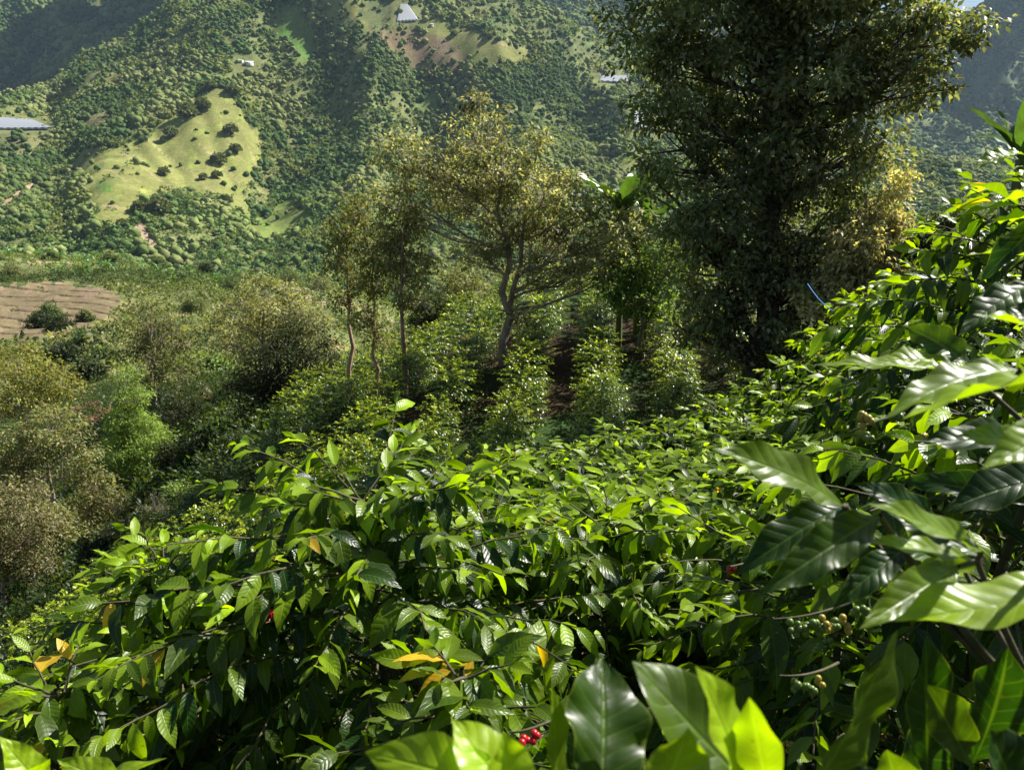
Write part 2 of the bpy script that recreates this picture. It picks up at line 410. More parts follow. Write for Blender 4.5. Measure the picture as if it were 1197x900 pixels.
# terrace steps cut in the bare field
PX, PY = proj(X, np.maximum(Yg, .1), Z)
terr = inpoly(PX, PY, COVER[21][0]) & (Yg > 120) & (Yg < 420)
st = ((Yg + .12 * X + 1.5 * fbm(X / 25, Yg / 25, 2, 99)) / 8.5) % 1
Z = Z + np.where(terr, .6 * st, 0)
def cover(px, py, X, Y):
    """albedo and tree density of the ground, by the land parcels"""
    n = px.shape
    C = np.zeros(n + (3,)); dens = np.ones(n)
    C[...] = FLOOR
    nz = fbm(X / 90, Y / 90, 4, 31)
    s = nz > .10
    C[s] = SCRUB; dens[s] = .35
    jx = fbm(px / 9, py / 9, 3, 41) * 11; jy = fbm(px / 9, py / 9, 3, 47) * 11
    farm = Y > 120
    for poly, c, d in COVER:
        k = inpoly(px + jx, py + jy, poly) & farm
        if c[0] > .29: k = inpoly(px + jx * .3, py + jy * .3, poly) & farm
        C[k] = c; dens[k] = max(d, .012)
        if .1 < c[1] < .3 and c[0] < .25: C[k] = C[k] * (1 + .35 * fbm(px[k] / 7, py[k] / 4, 4, 77)[..., None]) * np.where(fbm(px[k] / 14, py[k] / 14, 3, 83) > .3, 1, 0)[..., None] + np.array([.16, .15, .06]) * np.where(fbm(px[k] / 14, py[k] / 14, 3, 83) > .3, 0, 1)[..., None] * .45 + C[k] * .55 * np.where(fbm(px[k] / 14, py[k] / 14, 3, 83) > .3, 0, 1)[..., None]
    return C, dens
Cg, dens = cover(PX, PY, X, Yg)
for ln, wd in (([(143, 178), (160, 190), (182, 207), (210, 226)], .8), ([(172, 164), (196, 184), (222, 200), (250, 226)], .6), ([(232, 168), (258, 190), (280, 214)], .8),
               ([(535, 44), (560, 48), (600, 54), (630, 60)], .8), ([(120, 240), (150, 245)], .7), ([(96, 196), (130, 200), (150, 214)], .6), ([(290, 170), (300, 195)], .7)):
    k = (pix_line_dist(PX, PY, ln) < wd) & (Yg > 500); Cg[k] = (.30, .25, .13)
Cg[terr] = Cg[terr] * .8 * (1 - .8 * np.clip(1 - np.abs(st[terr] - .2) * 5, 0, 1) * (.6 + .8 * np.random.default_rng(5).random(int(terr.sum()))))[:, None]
# worn soil and short grass between the coffee on the near slopes
near = Yg <= 120
n1 = fbm(X / 2.2, Yg / 2.2, 4, 51)
Cn = np.where((n1 > .12)[..., None], np.array([.06, .04, .022]), np.array([.035, .045, .016]))
Cn = np.where((n1 < -.2)[..., None], np.array([.04, .075, .02]), Cn)
Cg = np.where(near[..., None], Cn, Cg)
mid = (Yg > 120) & (Yg < 420) & ~terr
n2 = fbm(X / 14, Yg / 14, 4, 61)
Cg = np.where(mid[..., None], np.where((n2 > .2)[..., None], np.array([.22, .19, .09]), np.array([.13, .15, .055])), Cg)
for poly in ([(82, 478), (100, 470), (132, 466), (130, 485), (112, 492), (84, 488)], [(226, 455), (236, 450), (252, 455), (250, 466), (232, 468)],
             [(415, 440), (440, 425), (446, 432), (424, 446)], [(595, 425), (606, 412), (610, 418), (598, 430)]):
    k = inpoly(PX, PY, poly) & (Yg > 25)
    Cg[k] = (.30, .14, .08)
idx = np.arange(X.size).reshape(X.shape)
Fg = np.stack([idx[:-1, :-1], idx[:-1, 1:], idx[1:, 1:], idx[1:, :-1]], -1).reshape(-1, 4)
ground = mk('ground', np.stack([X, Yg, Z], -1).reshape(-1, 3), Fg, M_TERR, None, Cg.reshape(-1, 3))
tag(ground, kind='structure')

# visibility of far points: running maximum of the elevation tangent along each column
Tn = Z / np.maximum(Yg, .5)
def visible(x, y, slack=.006):
    u = x / (y + 12)
    # compare against coarse elevation profile towards the point
    j = np.clip(np.searchsorted(uu, u), 0, len(uu) - 1)
    i = np.clip(np.searchsorted(yy, y), 0, len(yy) - 1)
    return (H(x, y) / y + slack) >= RM[i, j]
Tm = np.where(Yg > 80, Tn, -9); RM = np.maximum.accumulate(Tm, axis=0)

# ------------------------------------------------------------------ far forest (nobody could count it)
ICO1 = ico(2); ICO0 = ico(1)
def crowns(name, label, ylo, yhi, npts, rad, palette, pxrange=(-90, 1290), seed=1, dmin=0, clip=None, flat=.8, leafy=0):
    g = np.random.default_rng(seed)
    # uniform over land area, kept where the land is seen
    lo, hi = ylo, yhi
    k = npts * 6
    y = np.sqrt(g.random(k) * (hi * hi - lo * lo) + lo * lo)
    u0 = (pxrange[0] - 598.5) / F_PX; u1 = (pxrange[1] - 598.5) / F_PX
    x = g.uniform(u0, u1, k) * y
    z = H(x, y); px, py = proj(x, y, z)
    C, d = cover(px, py, x, y)
    keep = (py > -60) & (g.random(k) < d) & visible(x, y)
    if clip is not None: keep &= clip(px, py, x, y)
    x, y, z = x[keep][:npts], y[keep][:npts], z[keep][:npts]
    n = len(x)
    V0, F0 = ICO1
    big = fbm(x / 60, y / 60, 3, seed + 5)
    r = rad * np.clip(np.exp(g.normal(0, .32, n)), .45, 2.0) * (1 + .35 * big)
    hgt = r * g.uniform(.8, 1.5, n) * flat
    V = V0[None] * np.stack([r, r, hgt], 1)[:, None, :]
    if leafy:
        k = leafy; m = n * k; i = np.repeat(np.arange(n), k)
        v = norm(g.normal(0, 1, (m, 3))); v[:, 2] = np.abs(v[:, 2]) * 1.1 - .3
        lump = 1 + .35 * fbm(v[:, 0] * 1.5 + i * 1.7, v[:, 1] * 1.5 + v[:, 2], 2, seed)
        B = v * (lump * g.uniform(.55, 1.0, m))[:, None] * np.stack([r, r, hgt], 1)[i] + np.stack([x, y, z + hgt * .5], 1)[i]
        pal = np.array(palette); ci = np.clip(((big * 1.1 + .45) * len(pal) + g.normal(0, .45, n)), 0, len(pal) - 1).astype(int)
        C = (pal[ci] * g.uniform(.75, 1.25, (n, 1)))[i] * g.uniform(.7, 1.3, (m, 1))
        V, Fc, Cc = diamonds(B, v + g.normal(0, .6, (m, 3)), norm(v + g.normal(0, .45, (m, 3))), (r * .62)[i] * g.uniform(.6, 1.3, m), (r * .5)[i], C)
        print(name, n)
        return tag(mk(name, V, Fc, M_DULL, None, Cc, smooth=False), label, 'forest', None, 'stuff')
    disp = 1 + .6 * (g.random((n, len(V0))) - .5)
    V = V * disp[..., None]
    V = V + np.stack([x, y, z + hgt * .65], 1)[:, None, :]
    Fc = (F0[None] + (np.arange(n) * len(V0))[:, None, None]).reshape(-1, 3)
    pal = np.array(palette); ci = np.clip(((big * 1.1 + .45) * len(pal) + g.normal(0, .45, n)), 0, len(pal) - 1).astype(int)
    C = pal[ci] * g.uniform(.85, 1.15, (n, 1)) * (1 + .25 * fbm(x / 150, y / 150, 3, 91))[:, None]
    Cc = np.repeat(C, len(V0), 0) * g.uniform(.75, 1.25, (n * len(V0), 1))
    o = mk(name, V.reshape(-1, 3), Fc, M_CROWN, None, Cc, smooth=False)
    print(name, n)
    return tag(o, label, 'forest', None, 'stuff')
PAL = [(.055, .095, .028), (.07, .115, .034), (.095, .14, .042), (.125, .165, .05), (.155, .185, .06), (.17, .19, .07)]
crowns('forest', 'dense green forest covering the sunlit slopes across the valley', 1050, 2000, 40000, 3.3, PAL, seed=3)
crowns('forest', 'loose leafy crowns among the dense forest of the sunlit slopes', 1050, 2000, 24000, 4.2, [tuple(v * 1.2 for v in c) for c in PAL], seed=6, leafy=12)
crowns('forest', 'leafy woods on the lowest slopes across the valley', 620, 1080, 14000, 3.4, [tuple(v * 1.25 for v in c) for c in PAL], seed=4, leafy=26)
crowns('forest', 'rounded tree crowns of the woods on the lowest slopes across the valley', 620, 1080, 9000, 2.9, PAL, seed=9)
crowns('forest', 'blue green forest on the hazy mountains farthest back', 2000, 3700, 30000, 6.0, PAL[:4], seed=5)
# low crops and scrub on the farm slopes
crowns('undergrowth', 'low scrub and crops between the woods on the opposite slopes', 620, 1900, 16000, 1.8, [(.08, .13, .03), (.11, .17, .04), (.15, .19, .05)], seed=8, leafy=12,
       clip=lambda px, py, x, y: cover(px, py, x, y)[0][:, 0] < .18)
# coffee and banana plots on the near ridge across the gully
crowns('undergrowth', 'rows of young crops on the lower ridge beyond the bare terraces', 125, 420, 13000, .95, [(.09, .13, .04), (.16, .20, .06), (.22, .26, .08), (.27, .27, .11), (.07, .10, .035)],
       seed=12, flat=1.1, leafy=16, clip=lambda px, py, x, y: (np.abs(((x * .8 + y * .6) / 3.4) % 1 - .5) < .3) & ~inpoly(px, py, COVER[21][0]))

# ------------------------------------------------------------------ trees
def jcol(c, n, g, v=.3, hue=.045):
    c = np.array(c)
    if c.ndim == 2: c = c[g.integers(0, len(c), n)]
    else: c = np.repeat(c[None], n, 0)
    return c * g.uniform(1 - v, 1 + v, (n, 1)) * (1 + g.normal(0, hue, (n, 3)))
def tree(name, label, cat, pxb, Y, blobs, trunk_r, leafL, nleaf, colr, seed, fork=.35, lean=None, bark=None, mat=None,
         droop=.3, cl_n=14, cl_r=.35, wl=.45, group=None, stems=1, root=None, shell=.35, updir=0.0, twigs=30):
    """blobs: (px, py, rx_px, ry_px[, depth offset m]) at distance Y. Trunk foot stands on the ground at column pxb."""
    g = np.random.default_rng(seed)
    u = (pxb - 598.5) / F_PX
    # find x with the right column for the ground height
    x = u * Y
    for _ in range(3):
        z = Hs(x, Y); x = (pxb - 598.5) / F_PX * (Y * CP - z * SP)
    base = np.array([x, Y, z - .1])
    top = thing(name, label, cat, base, 0, group)
    px2m = Y / F_PX
    cs = []; 
    for b in blobs:
        dy = b[4] if len(b) > 4 else g.uniform(-.5, .5) * b[2] * px2m
        c = P(b[0], b[1], Y + dy) - base
        cs.append((c, b[2] * px2m, b[3] * px2m))
    allc = np.array([c for c, _, _ in cs]); topz = max(c[2] + rz_ * .6 for c, _, rz_ in cs)
    cen = allc.mean(0)
    tr = Tubes(); br = Tubes()
    hb = min(c[2] - rz_ for c, _, rz_ in cs)
    zf = max(topz * fork, .3)
    forks = []
    ns = stems
    for s in range(ns):
        d = np.array([g.normal(0, .05), g.normal(0, .05), 0]) * topz
        if ns > 1: d = d + np.array([(s - (ns - 1) / 2) * topz * .16, 0, 0])
        tgt = np.array([cen[0] * .8, cen[1] * .8, topz * .9]) + d
        tt = np.linspace(0, 1, 10)
        dv = np.clip(tt - .22, 0, 1) / .78 if ns > 1 else tt ** 1.3
        pts = np.stack([tgt[0] * dv, tgt[1] * dv, tgt[2] * tt], 1)
        pts[1:-1, :2] += g.normal(0, .012 * topz, (8, 2))
        rr = trunk_r * (1 - .88 * tt) * (.8 if s else 1) ; rr[0] *= 1.35
        tr.add(pts, rr, 8); forks.append((pts, rr))
    Bs, Ds, Ns, Ls, Cs = [], [], [], [], []
    vol = sum(a * a * b for _, a, b in cs)
    for bi, (c, rx, rzr) in enumerate(cs):
        pts, rr = forks[min(range(ns), key=lambda q: np.linalg.norm(forks[q][0][6] - c))]
        # limb leaves the trunk below the clump
        zt = np.clip(c[2] - rzr * .9 - .25 * abs(c[0] - cen[0]), zf * .8, topz * .85)
        p0 = np.array([np.interp(zt, pts[:, 2], pts[:, k]) for k in range(3)])
        r0 = np.interp(zt, pts[:, 2], rr) * .6
        tt = np.linspace(0, 1, 8)[:, None]
        mid_ = p0 * .5 + c * .5 + np.array([g.normal(0, .1), g.normal(0, .1), -.1 * np.linalg.norm(c - p0)]) * 1.0
        limb = (1 - tt) ** 2 * p0 + 2 * tt * (1 - tt) * mid_ + tt ** 2 * c
        limb[1:-1] += g.normal(0, .02 * np.linalg.norm(c - p0), (6, 3))
        br.add(limb, r0 * (1 - .7 * tt[:, 0]), 6)
        nc = max(5, int(nleaf * (rx * rx * rzr / vol) / cl_n))
        v = norm(g.normal(0, 1, (nc, 3))); rad = (shell + (1 - shell) * g.random(nc)) ** .55
        wob = 1 + .6 * fbm(v[:, 0] * 2 + bi * 3, v[:, 2] * 2 + v[:, 1] * 2, 3, seed)
        cc = c + v * (rad * wob)[:, None] * np.array([rx, rx, rzr])
        for q in range(min(nc, twigs)):
            e = cc[q]; k = g.integers(2, 8); s0 = limb[k]
            m_ = (s0 + e) / 2 + g.normal(0, .06, 3) * np.linalg.norm(e - s0) + np.array([0, 0, -.06 * np.linalg.norm(e - s0)])
            t3 = np.linspace(0, 1, 5)[:, None]
            br.add((1 - t3) ** 2 * s0 + 2 * t3 * (1 - t3) * m_ + t3 ** 2 * e, r0 * .28 * (1 - .75 * t3[:, 0]) + .004, 4)
        ci = np.repeat(np.arange(nc), cl_n); n = len(ci)
        off = g.normal(0, 1, (n, 3)); off = norm(off) * (g.random((n, 1)) ** .5) * cl_r * np.array([1, 1, .6]) * g.uniform(.6, 1.4, (nc, 1))[ci]
        B = cc[ci] + off
        D = norm(off + g.normal(0, .5, (n, 3)) * cl_r + np.array([0, 0, -droop + updir]) * cl_r)
        N_ = norm(np.array([0, 0, 1.0]) + g.normal(0, .55, (n, 3)))
        tint = g.normal(1, .2, (nc, 1))[ci]
        Bs.append(B); Ds.append(D); Ns.append(N_); Ls.append(leafL * g.uniform(.6, 1.3, n)); Cs.append(jcol(colr, n, g) * tint)
    B, D, N_, L_, C_ = map(np.concatenate, (Bs, Ds, Ns, Ls, Cs))
    V, Fc, Cc = diamonds(B, D, N_, L_, L_ * wl, np.clip(C_, .004, .8))
    tr.build('trunk', bark or M_BARK, top); br.build('branches', bark or M_BARK, top)
    mk('crown', V, Fc, mat or M_TREE, top, Cc, smooth=False)
    return top

# palettes
GOLD = [(.32, .32, .18), (.24, .26, .13), (.46, .45, .30), (.16, .20, .09)]
OLIVE = [(.19, .21, .08), (.13, .165, .055), (.27, .26, .12)]
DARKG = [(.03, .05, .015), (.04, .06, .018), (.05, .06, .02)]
BRIGHT = [(.19, .27, .07), (.23, .31, .08), (.15, .22, .05)]

tree('broadleaf_tree', 'huge dark broadleaf tree rising out of the frame above the coffee', 'tree', 880, 24,
     [(760, 40, 50, 45), (840, 20, 70, 60), (930, 10, 70, 60), (1020, 15, 70, 45), (1100, 35, 45, 28, -1.5), (780, 110, 45, 45), (860, 100, 70, 55), (950, 100, 75, 55),
      (1040, 100, 50, 40, -1), (1060, 70, 45, 30), (800, 175, 45, 45), (880, 190, 65, 60), (960, 185, 65, 50), (1030, 165, 35, 32), (790, 235, 35, 35), (850, 265, 60, 55), (930, 270, 65, 55),
      (1000, 250, 50, 45), (1035, 275, 34, 34, -1), (840, 335, 50, 50), (910, 345, 60, 55), (980, 325, 50, 45), (1030, 320, 28, 30), (870, 400, 45, 40), (805, 280, 38, 38), (822, 372, 38, 38), (1012, 300, 42, 42), (1005, 365, 38, 34), (930, 410, 45, 30), (830, -60, 80, 60), (950, -70, 90, 70), (1050, -50, 60, 45)],
     .42, .2, 78000, [(.12, .16, .065), (.15, .19, .08), (.19, .22, .11), (.32, .33, .18)], 21, fork=.12, bark=M_BARKD, mat=M_TREE, cl_n=80, cl_r=.6, wl=.5, twigs=14)
tree('broadleaf_tree', 'smaller tree right of the foot of the huge dark tree, leaves coloured pale as sunlit', 'tree', 1010, 22.5,
     [(1025, 262, 26, 20), (1050, 250, 16, 16), (1000, 285, 30, 24), (1035, 295, 26, 22), (985, 315, 28, 22), (1045, 225, 14, 10), (1015, 320, 26, 18), (1055, 205, 14, 12), (960, 345, 30, 20), (1050, 320, 18, 14)], .1, .17, 11000, [(.6, .56, .34), (.5, .47, .26), (.32, .32, .14)], 41, fork=.15, cl_r=.4, cl_n=36)  # cream palette paints the sunlit sprays low on the huge tree
tree('broadleaf_tree', 'golden leaved spreading tree among the coffee rows, crooked forked trunk', 'tree', 590, 33,
     [(555, 160, 38, 38), (500, 190, 36, 36), (590, 200, 45, 36), (470, 165, 20, 18), (640, 220, 45, 32), (535, 225, 50, 36), (600, 260, 50, 34), (660, 270, 48, 32), (715, 265, 38, 30),
      (480, 235, 34, 28), (560, 290, 36, 24), (640, 315, 44, 24), (700, 305, 42, 24), (555, 130, 14, 16), (625, 165, 18, 14), (610, 370, 22, 26), (740, 285, 26, 24), (455, 178, 24, 18), (448, 240, 22, 20), (750, 262, 22, 16), (690, 240, 28, 20), (720, 320, 26, 20)],
     .2, .2, 21000, GOLD, 22, fork=.25, cl_n=44, cl_r=.52, bark=M_BARK, stems=2)
tree('broadleaf_tree', 'slender reddish trunked tree left of the golden tree', 'tree', 472, 33,
     [(470, 265, 28, 26), (455, 300, 26, 24), (485, 310, 24, 24), (475, 345, 22, 20)], .15, .19, 3600, OLIVE + GOLD[:1], 23, fork=.5, bark=M_BARKR)
tree('broadleaf_tree', 'thin pale trunked tree, leftmost of the slim trees on the crest', 'tree', 413, 35,
     [(405, 265, 22, 24), (395, 300, 20, 22), (420, 245, 20, 20), (415, 325, 18, 18), (400, 350, 18, 16)], .13, .19, 3000, OLIVE, 24, fork=.45, bark=M_BARKR)
tree('broadleaf_tree', 'short pale stemmed tree between two taller slim trees', 'tree', 437, 34,
     [(435, 290, 22, 24), (440, 330, 22, 22), (430, 370, 20, 22), (445, 395, 16, 16)], .12, .18, 2800, OLIVE, 25, fork=.5, bark=M_BARKR)
tree('broadleaf_tree', 'dome shaped golden olive tree with sunlit top behind shade-dark crown', 'tree', 310, 62,
     [(310, 345, 34, 26), (285, 370, 34, 28), (345, 365, 34, 28), (320, 395, 44, 34), (270, 400, 24, 28), (370, 385, 20, 24)], .3, .26, 11000, GOLD[:2] + [(.24, .25, .08)], 26, fork=.2, cl_n=64, cl_r=.95)
tree('broadleaf_tree', 'round crown left of the slim trees, shade painted as dark brown green leaves', 'tree', 340, 45,
     [(350, 400, 40, 34), (320, 430, 44, 36), (375, 435, 36, 34), (300, 460, 36, 30), (350, 470, 42, 32), (385, 475, 24, 24), (280, 450, 22, 24)], .3, .2, 14000, DARKG + [(.05, .045, .02)], 27, fork=.15, bark=M_BARKD, mat=M_DULL, cl_n=34, cl_r=.7)  # dark leaf palette paints the shadow lying on the golden tree's crown
tree('broadleaf_tree', 'olive tree with oval crown standing above the light green tree', 'tree', 180, 72,
     [(170, 372, 30, 24), (190, 395, 32, 26), (155, 395, 26, 26), (178, 425, 36, 26), (205, 430, 24, 24), (215, 400, 16, 18)], .3, .28, 8000, [(.10, .13, .045), (.15, .165, .06), (.20, .20, .09)], 28, fork=.3, cl_n=64, cl_r=.95)
tree('feathery_tree', 'bright light green feathery tree, pointed, in the gully', 'tree', 158, 50,
     [(148, 440, 16, 16), (155, 465, 22, 18), (150, 490, 30, 18), (165, 515, 34, 16), (150, 530, 34, 16), (170, 545, 26, 14), (140, 505, 24, 18), (178, 505, 20, 16), (135, 540, 22, 14)], .16, .22, 15000, [(.22, .32, .07), (.27, .37, .09), (.17, .26, .05)], 29, fork=.2, cl_n=18, cl_r=.4, wl=.3)
tree('broadleaf_tree', 'yellow green tree with bare pale branch at the left edge', 'tree', 30, 58,
     [(20, 425, 36, 24), (55, 440, 30, 24), (30, 465, 40, 22), (75, 455, 20, 20), (-20, 440, 30, 26), (60, 475, 18, 14)], .26, .24, 8000, [(.26, .28, .05), (.28, .25, .07), (.16, .19, .05)], 30, fork=.3, cl_n=64, cl_r=.95)
tree('broadleaf_tree', 'sparse olive tree with pale grey trunk above the dark gully', 'tree', 73, 40,
     [(60, 505, 40, 26), (95, 520, 26, 22), (30, 520, 36, 28), (80, 545, 26, 18), (20, 555, 34, 24), (-15, 530, 30, 30)], .16, .2, 8000, [(.22, .23, .08), (.16, .19, .06), (.28, .26, .12)], 31, fork=.35, cl_n=54, cl_r=.65, mat=M_DULL)
tree('broadleaf_tree', 'dry looking grey brown tree in the lower left corner of the gully', 'tree', 10, 34,
     [(15, 590, 40, 30), (35, 625, 40, 28), (5, 650, 36, 30), (40, 665, 26, 20), (-25, 620, 30, 40)], .16, .17, 9000, [(.22, .20, .09), (.16, .16, .065), (.27, .24, .13)], 32, fork=.25, cl_n=54, cl_r=.6, mat=M_DULL)
tree('broadleaf_tree', 'small olive tree at the foot of the light green tree', 'tree', 118, 40,
     [(112, 565, 24, 20), (100, 590, 22, 22), (130, 590, 24, 24), (115, 615, 28, 20)], .12, .18, 4200, [(.2, .22, .07), (.26, .24, .1)], 33, fork=.2, mat=M_DULL)
tree('shrub', 'small bright green shrub in the dark gully beside the dry bush', 'shrub', 208, 34,
     [(207, 575, 15, 13), (200, 585, 13, 10)], .05, .16, 1200, BRIGHT, 34, fork=.2, cl_r=.25)
tree('shrub', 'pale leaved shrub catching sun in the middle of the gully', 'shrub', 255, 32,
     [(255, 548, 15, 12), (246, 560, 12, 10)], .05, .18, 900, [(.10, .14, .05), (.14, .16, .08)], 35, fork=.2, cl_r=.25)
tree('shrub', 'grey leafless looking dry bush left of the bright green shrub', 'shrub', 182, 32,
     [(180, 592, 15, 13), (190, 600, 12, 10)], .04, .12, 700, [(.2, .18, .14)], 36, fork=.1, cl_r=.25, mat=M_DULL, wl=.2)
tree('broadleaf_tree', 'small dark leaved tree under the round shade-dark crown', 'tree', 282, 34,
     [(280, 520, 18, 18), (270, 540, 16, 16), (292, 545, 16, 16)], .09, .2, 1800, [(.04, .07, .02), (.06, .08, .03)], 37, fork=.35, bark=M_BARKR)
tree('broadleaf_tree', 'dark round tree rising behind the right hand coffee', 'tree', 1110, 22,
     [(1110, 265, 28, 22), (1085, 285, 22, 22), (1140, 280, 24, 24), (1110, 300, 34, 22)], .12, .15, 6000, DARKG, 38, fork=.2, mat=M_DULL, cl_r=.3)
# undergrowth trees in the gully and on the crest behind
tree('broadleaf_tree', 'leafy light green tree under the banana plants behind the coffee rows', 'tree', 748, 32,
     [(740, 308, 24, 16), (772, 300, 24, 18), (725, 326, 28, 18), (760, 325, 28, 20), (745, 350, 34, 18), (790, 305, 18, 20), (775, 350, 26, 18)], .1, .22, 4500, [(.15, .24, .05), (.20, .29, .06), (.10, .16, .04)], 42, fork=.15, cl_r=.35)
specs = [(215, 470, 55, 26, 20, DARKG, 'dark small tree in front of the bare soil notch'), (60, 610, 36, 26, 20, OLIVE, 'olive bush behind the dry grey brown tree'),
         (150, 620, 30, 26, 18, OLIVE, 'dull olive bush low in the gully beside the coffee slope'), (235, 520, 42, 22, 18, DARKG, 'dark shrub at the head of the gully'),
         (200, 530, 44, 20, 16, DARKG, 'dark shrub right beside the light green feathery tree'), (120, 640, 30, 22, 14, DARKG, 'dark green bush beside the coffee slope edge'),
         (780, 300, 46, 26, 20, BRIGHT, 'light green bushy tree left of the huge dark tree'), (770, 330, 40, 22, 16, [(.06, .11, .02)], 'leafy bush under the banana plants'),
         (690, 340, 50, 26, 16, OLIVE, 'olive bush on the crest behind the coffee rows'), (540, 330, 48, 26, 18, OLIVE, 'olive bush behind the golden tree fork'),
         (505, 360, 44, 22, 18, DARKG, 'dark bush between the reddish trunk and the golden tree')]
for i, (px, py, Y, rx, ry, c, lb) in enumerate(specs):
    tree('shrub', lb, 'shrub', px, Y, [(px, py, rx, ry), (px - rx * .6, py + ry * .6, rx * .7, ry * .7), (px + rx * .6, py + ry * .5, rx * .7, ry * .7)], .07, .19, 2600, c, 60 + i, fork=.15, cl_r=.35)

# trees on the ridge across the gully
mids = [(40, 322, 300, 22, 14, OLIVE, 'broad olive tree above the bare terraces'), (15, 315, 310, 14, 12, OLIVE, 'olive tree by the left edge above the terraces'),
        (95, 315, 300, 14, 12, BRIGHT, 'light green tree right above the terraces'), (48, 372, 205, 17, 12, DARKG, 'dark tree standing in the bare terraces'),
        (70, 378, 200, 16, 12, DARKG, 'dark tree at the lower rim of the terraces'), (58, 362, 215, 12, 10, PAL[2:4], 'small round tree topping the clump in the terraces'),
        (100, 395, 165, 20, 14, PAL[1:3], 'green tree below the terraces left of the olive tree'), (75, 410, 150, 20, 13, DARKG, 'dark tree below the clump of the terraces'),
        (120, 415, 140, 18, 14, PAL[2:4], 'green tree just left of the oval crowned tree'), (100, 430, 125, 18, 12, DARKG, 'dark tree above the red soil'),
        (100, 368, 215, 8, 7, OLIVE, 'small bush alone on the terraces right of the clump'), (250, 425, 110, 18, 14, BRIGHT, 'light green tree between oval and dome crowned trees'),
        (240, 445, 90, 16, 12, PAL[3:5], 'green bush above the pale soil notch'), (225, 355, 230, 16, 11, PAL[3:6], 'yellow green tree in the crops left of the dome crowned tree'),
        (210, 325, 300, 9, 8, DARKG, 'dark small tree on the crop covered ridge'), (160, 330, 290, 10, 8, PAL[3:5], 'small tree in the crops above the oval crowned tree'),
        (270, 330, 300, 12, 9, PAL[2:4], 'tree at the right end of the crop ridge'), (130, 300, 350, 10, 8, OLIVE, 'tree on the crest of the crop ridge'),
        (60, 300, 350, 9, 7, DARKG, 'dark tree on the crest above the terraces'), (185, 305, 350, 9, 7, PAL[2:5], 'green tree on the crest above the crops'), (240, 312, 350, 9, 7, DARKG, 'dark tree farther right on the crest'),
        (340, 322, 330, 14, 9, PAL[3:5], 'green tree on the crest behind the dome crowned tree'), (375, 330, 300, 14, 10, OLIVE, 'olive tree on the crest beside the slim trees')]
for i, (px, py, Y, rx, ry, c, lb) in enumerate(mids):
    m = Y / F_PX
    tree('broadleaf_tree', lb, 'tree', px, Y, [(px, py, rx * .7, ry * .8), (px - rx * .5, py + ry * .45, rx * .6, ry * .6), (px + rx * .5, py + ry * .4, rx * .6, ry * .6)],
         .25, .55, 2200, c, 90 + i, fork=.15, cl_n=10, cl_r=1.0, wl=.6, mat=M_DULL, group='trees on the crop covered ridge')

# lone trees on the far pasture
lone = [(200, 156, 8, 'large round tree on the pasture just below its upper edge'), (220, 132, 11, 'largest tree at the upper left rim of the pasture'), (238, 124, 9, 'round tree beside the largest one on the pasture rim'),
        (247, 101, 6, 'tree near the top tip of the pasture'), (272, 107, 8, 'tree on the right rim of the pasture top'), (270, 153, 8, 'tree on the upper right part of the pasture'),
        (276, 175, 7, 'bush in the right part of the pasture'), (256, 188, 9, 'elongated tree clump in the right middle of the pasture'), (192, 201, 6, 'small bush in the centre of the pasture'),
        (238, 207, 5, 'small dark bush lower right on the pasture'), (254, 205, 6, 'bush beside the small dark bush on the pasture'), (265, 235, 7, 'bush at the lower right corner of the pasture'),
        (163, 244, 9, 'left tree of the dark clump at the pasture foot'), (187, 243, 13, 'big dark tree of the clump at the pasture foot'), (143, 262, 6, 'tree at the lower left corner of the pasture'),
        (531, 40, 4, 'lone round tree on the high pasture near the top'), (572, 44, 4, 'tree by the track on the high pasture')]
def hit(px, py, ylo=600, yhi=2400):
    ys = np.linspace(ylo, yhi, 1500); u, t = ut(px, py)
    zz = H(u * ys, ys); k = np.argmax(zz >= t * ys)
    if not (zz[k] >= t * ys[k]): k = len(ys) - 1
    return np.array([u * ys[k], ys[k], zz[k]])
V0, F0 = ICO1
for i, (px, py, r, lb) in enumerate(lone):
    p = hit(px, py + r * .6); m = r * p[1] / F_PX
    g = np.random.default_rng(300 + i)
    t = thing('pasture_tree', lb, 'tree', p, 0, 'lone trees on the far pasture')
    tb = Tubes(); tb.add([[0, 0, -1], [0, 0, m * .6]], [m * .09, m * .05], 6); tb.build('trunk', M_BARKD, t)
    n = 700; v = norm(g.normal(0, 1, (n, 3))); v[:, 2] = np.abs(v[:, 2]) * 1.0 - .25 * g.random(n)
    lump = 1 + .3 * fbm(v[:, 0] * 2 + i, v[:, 1] * 2 + v[:, 2], 3, i)
    B = v * (m * .95 * lump * g.uniform(.6, 1, n))[:, None] * np.array([1, 1, .95]) + np.array([0, 0, m * .55])
    C = jcol([(.12, .15, .05), (.10, .13, .04), (.15, .16, .07)], n, g)
    V, Fc, Cc = diamonds(B, v + g.normal(0, .6, (n, 3)), norm(v + g.normal(0, .4, (n, 3))), np.full(n, m * .3), np.full(n, m * .26), C)
    mk('crown', V, Fc, M_DULL, t, Cc, smooth=False)

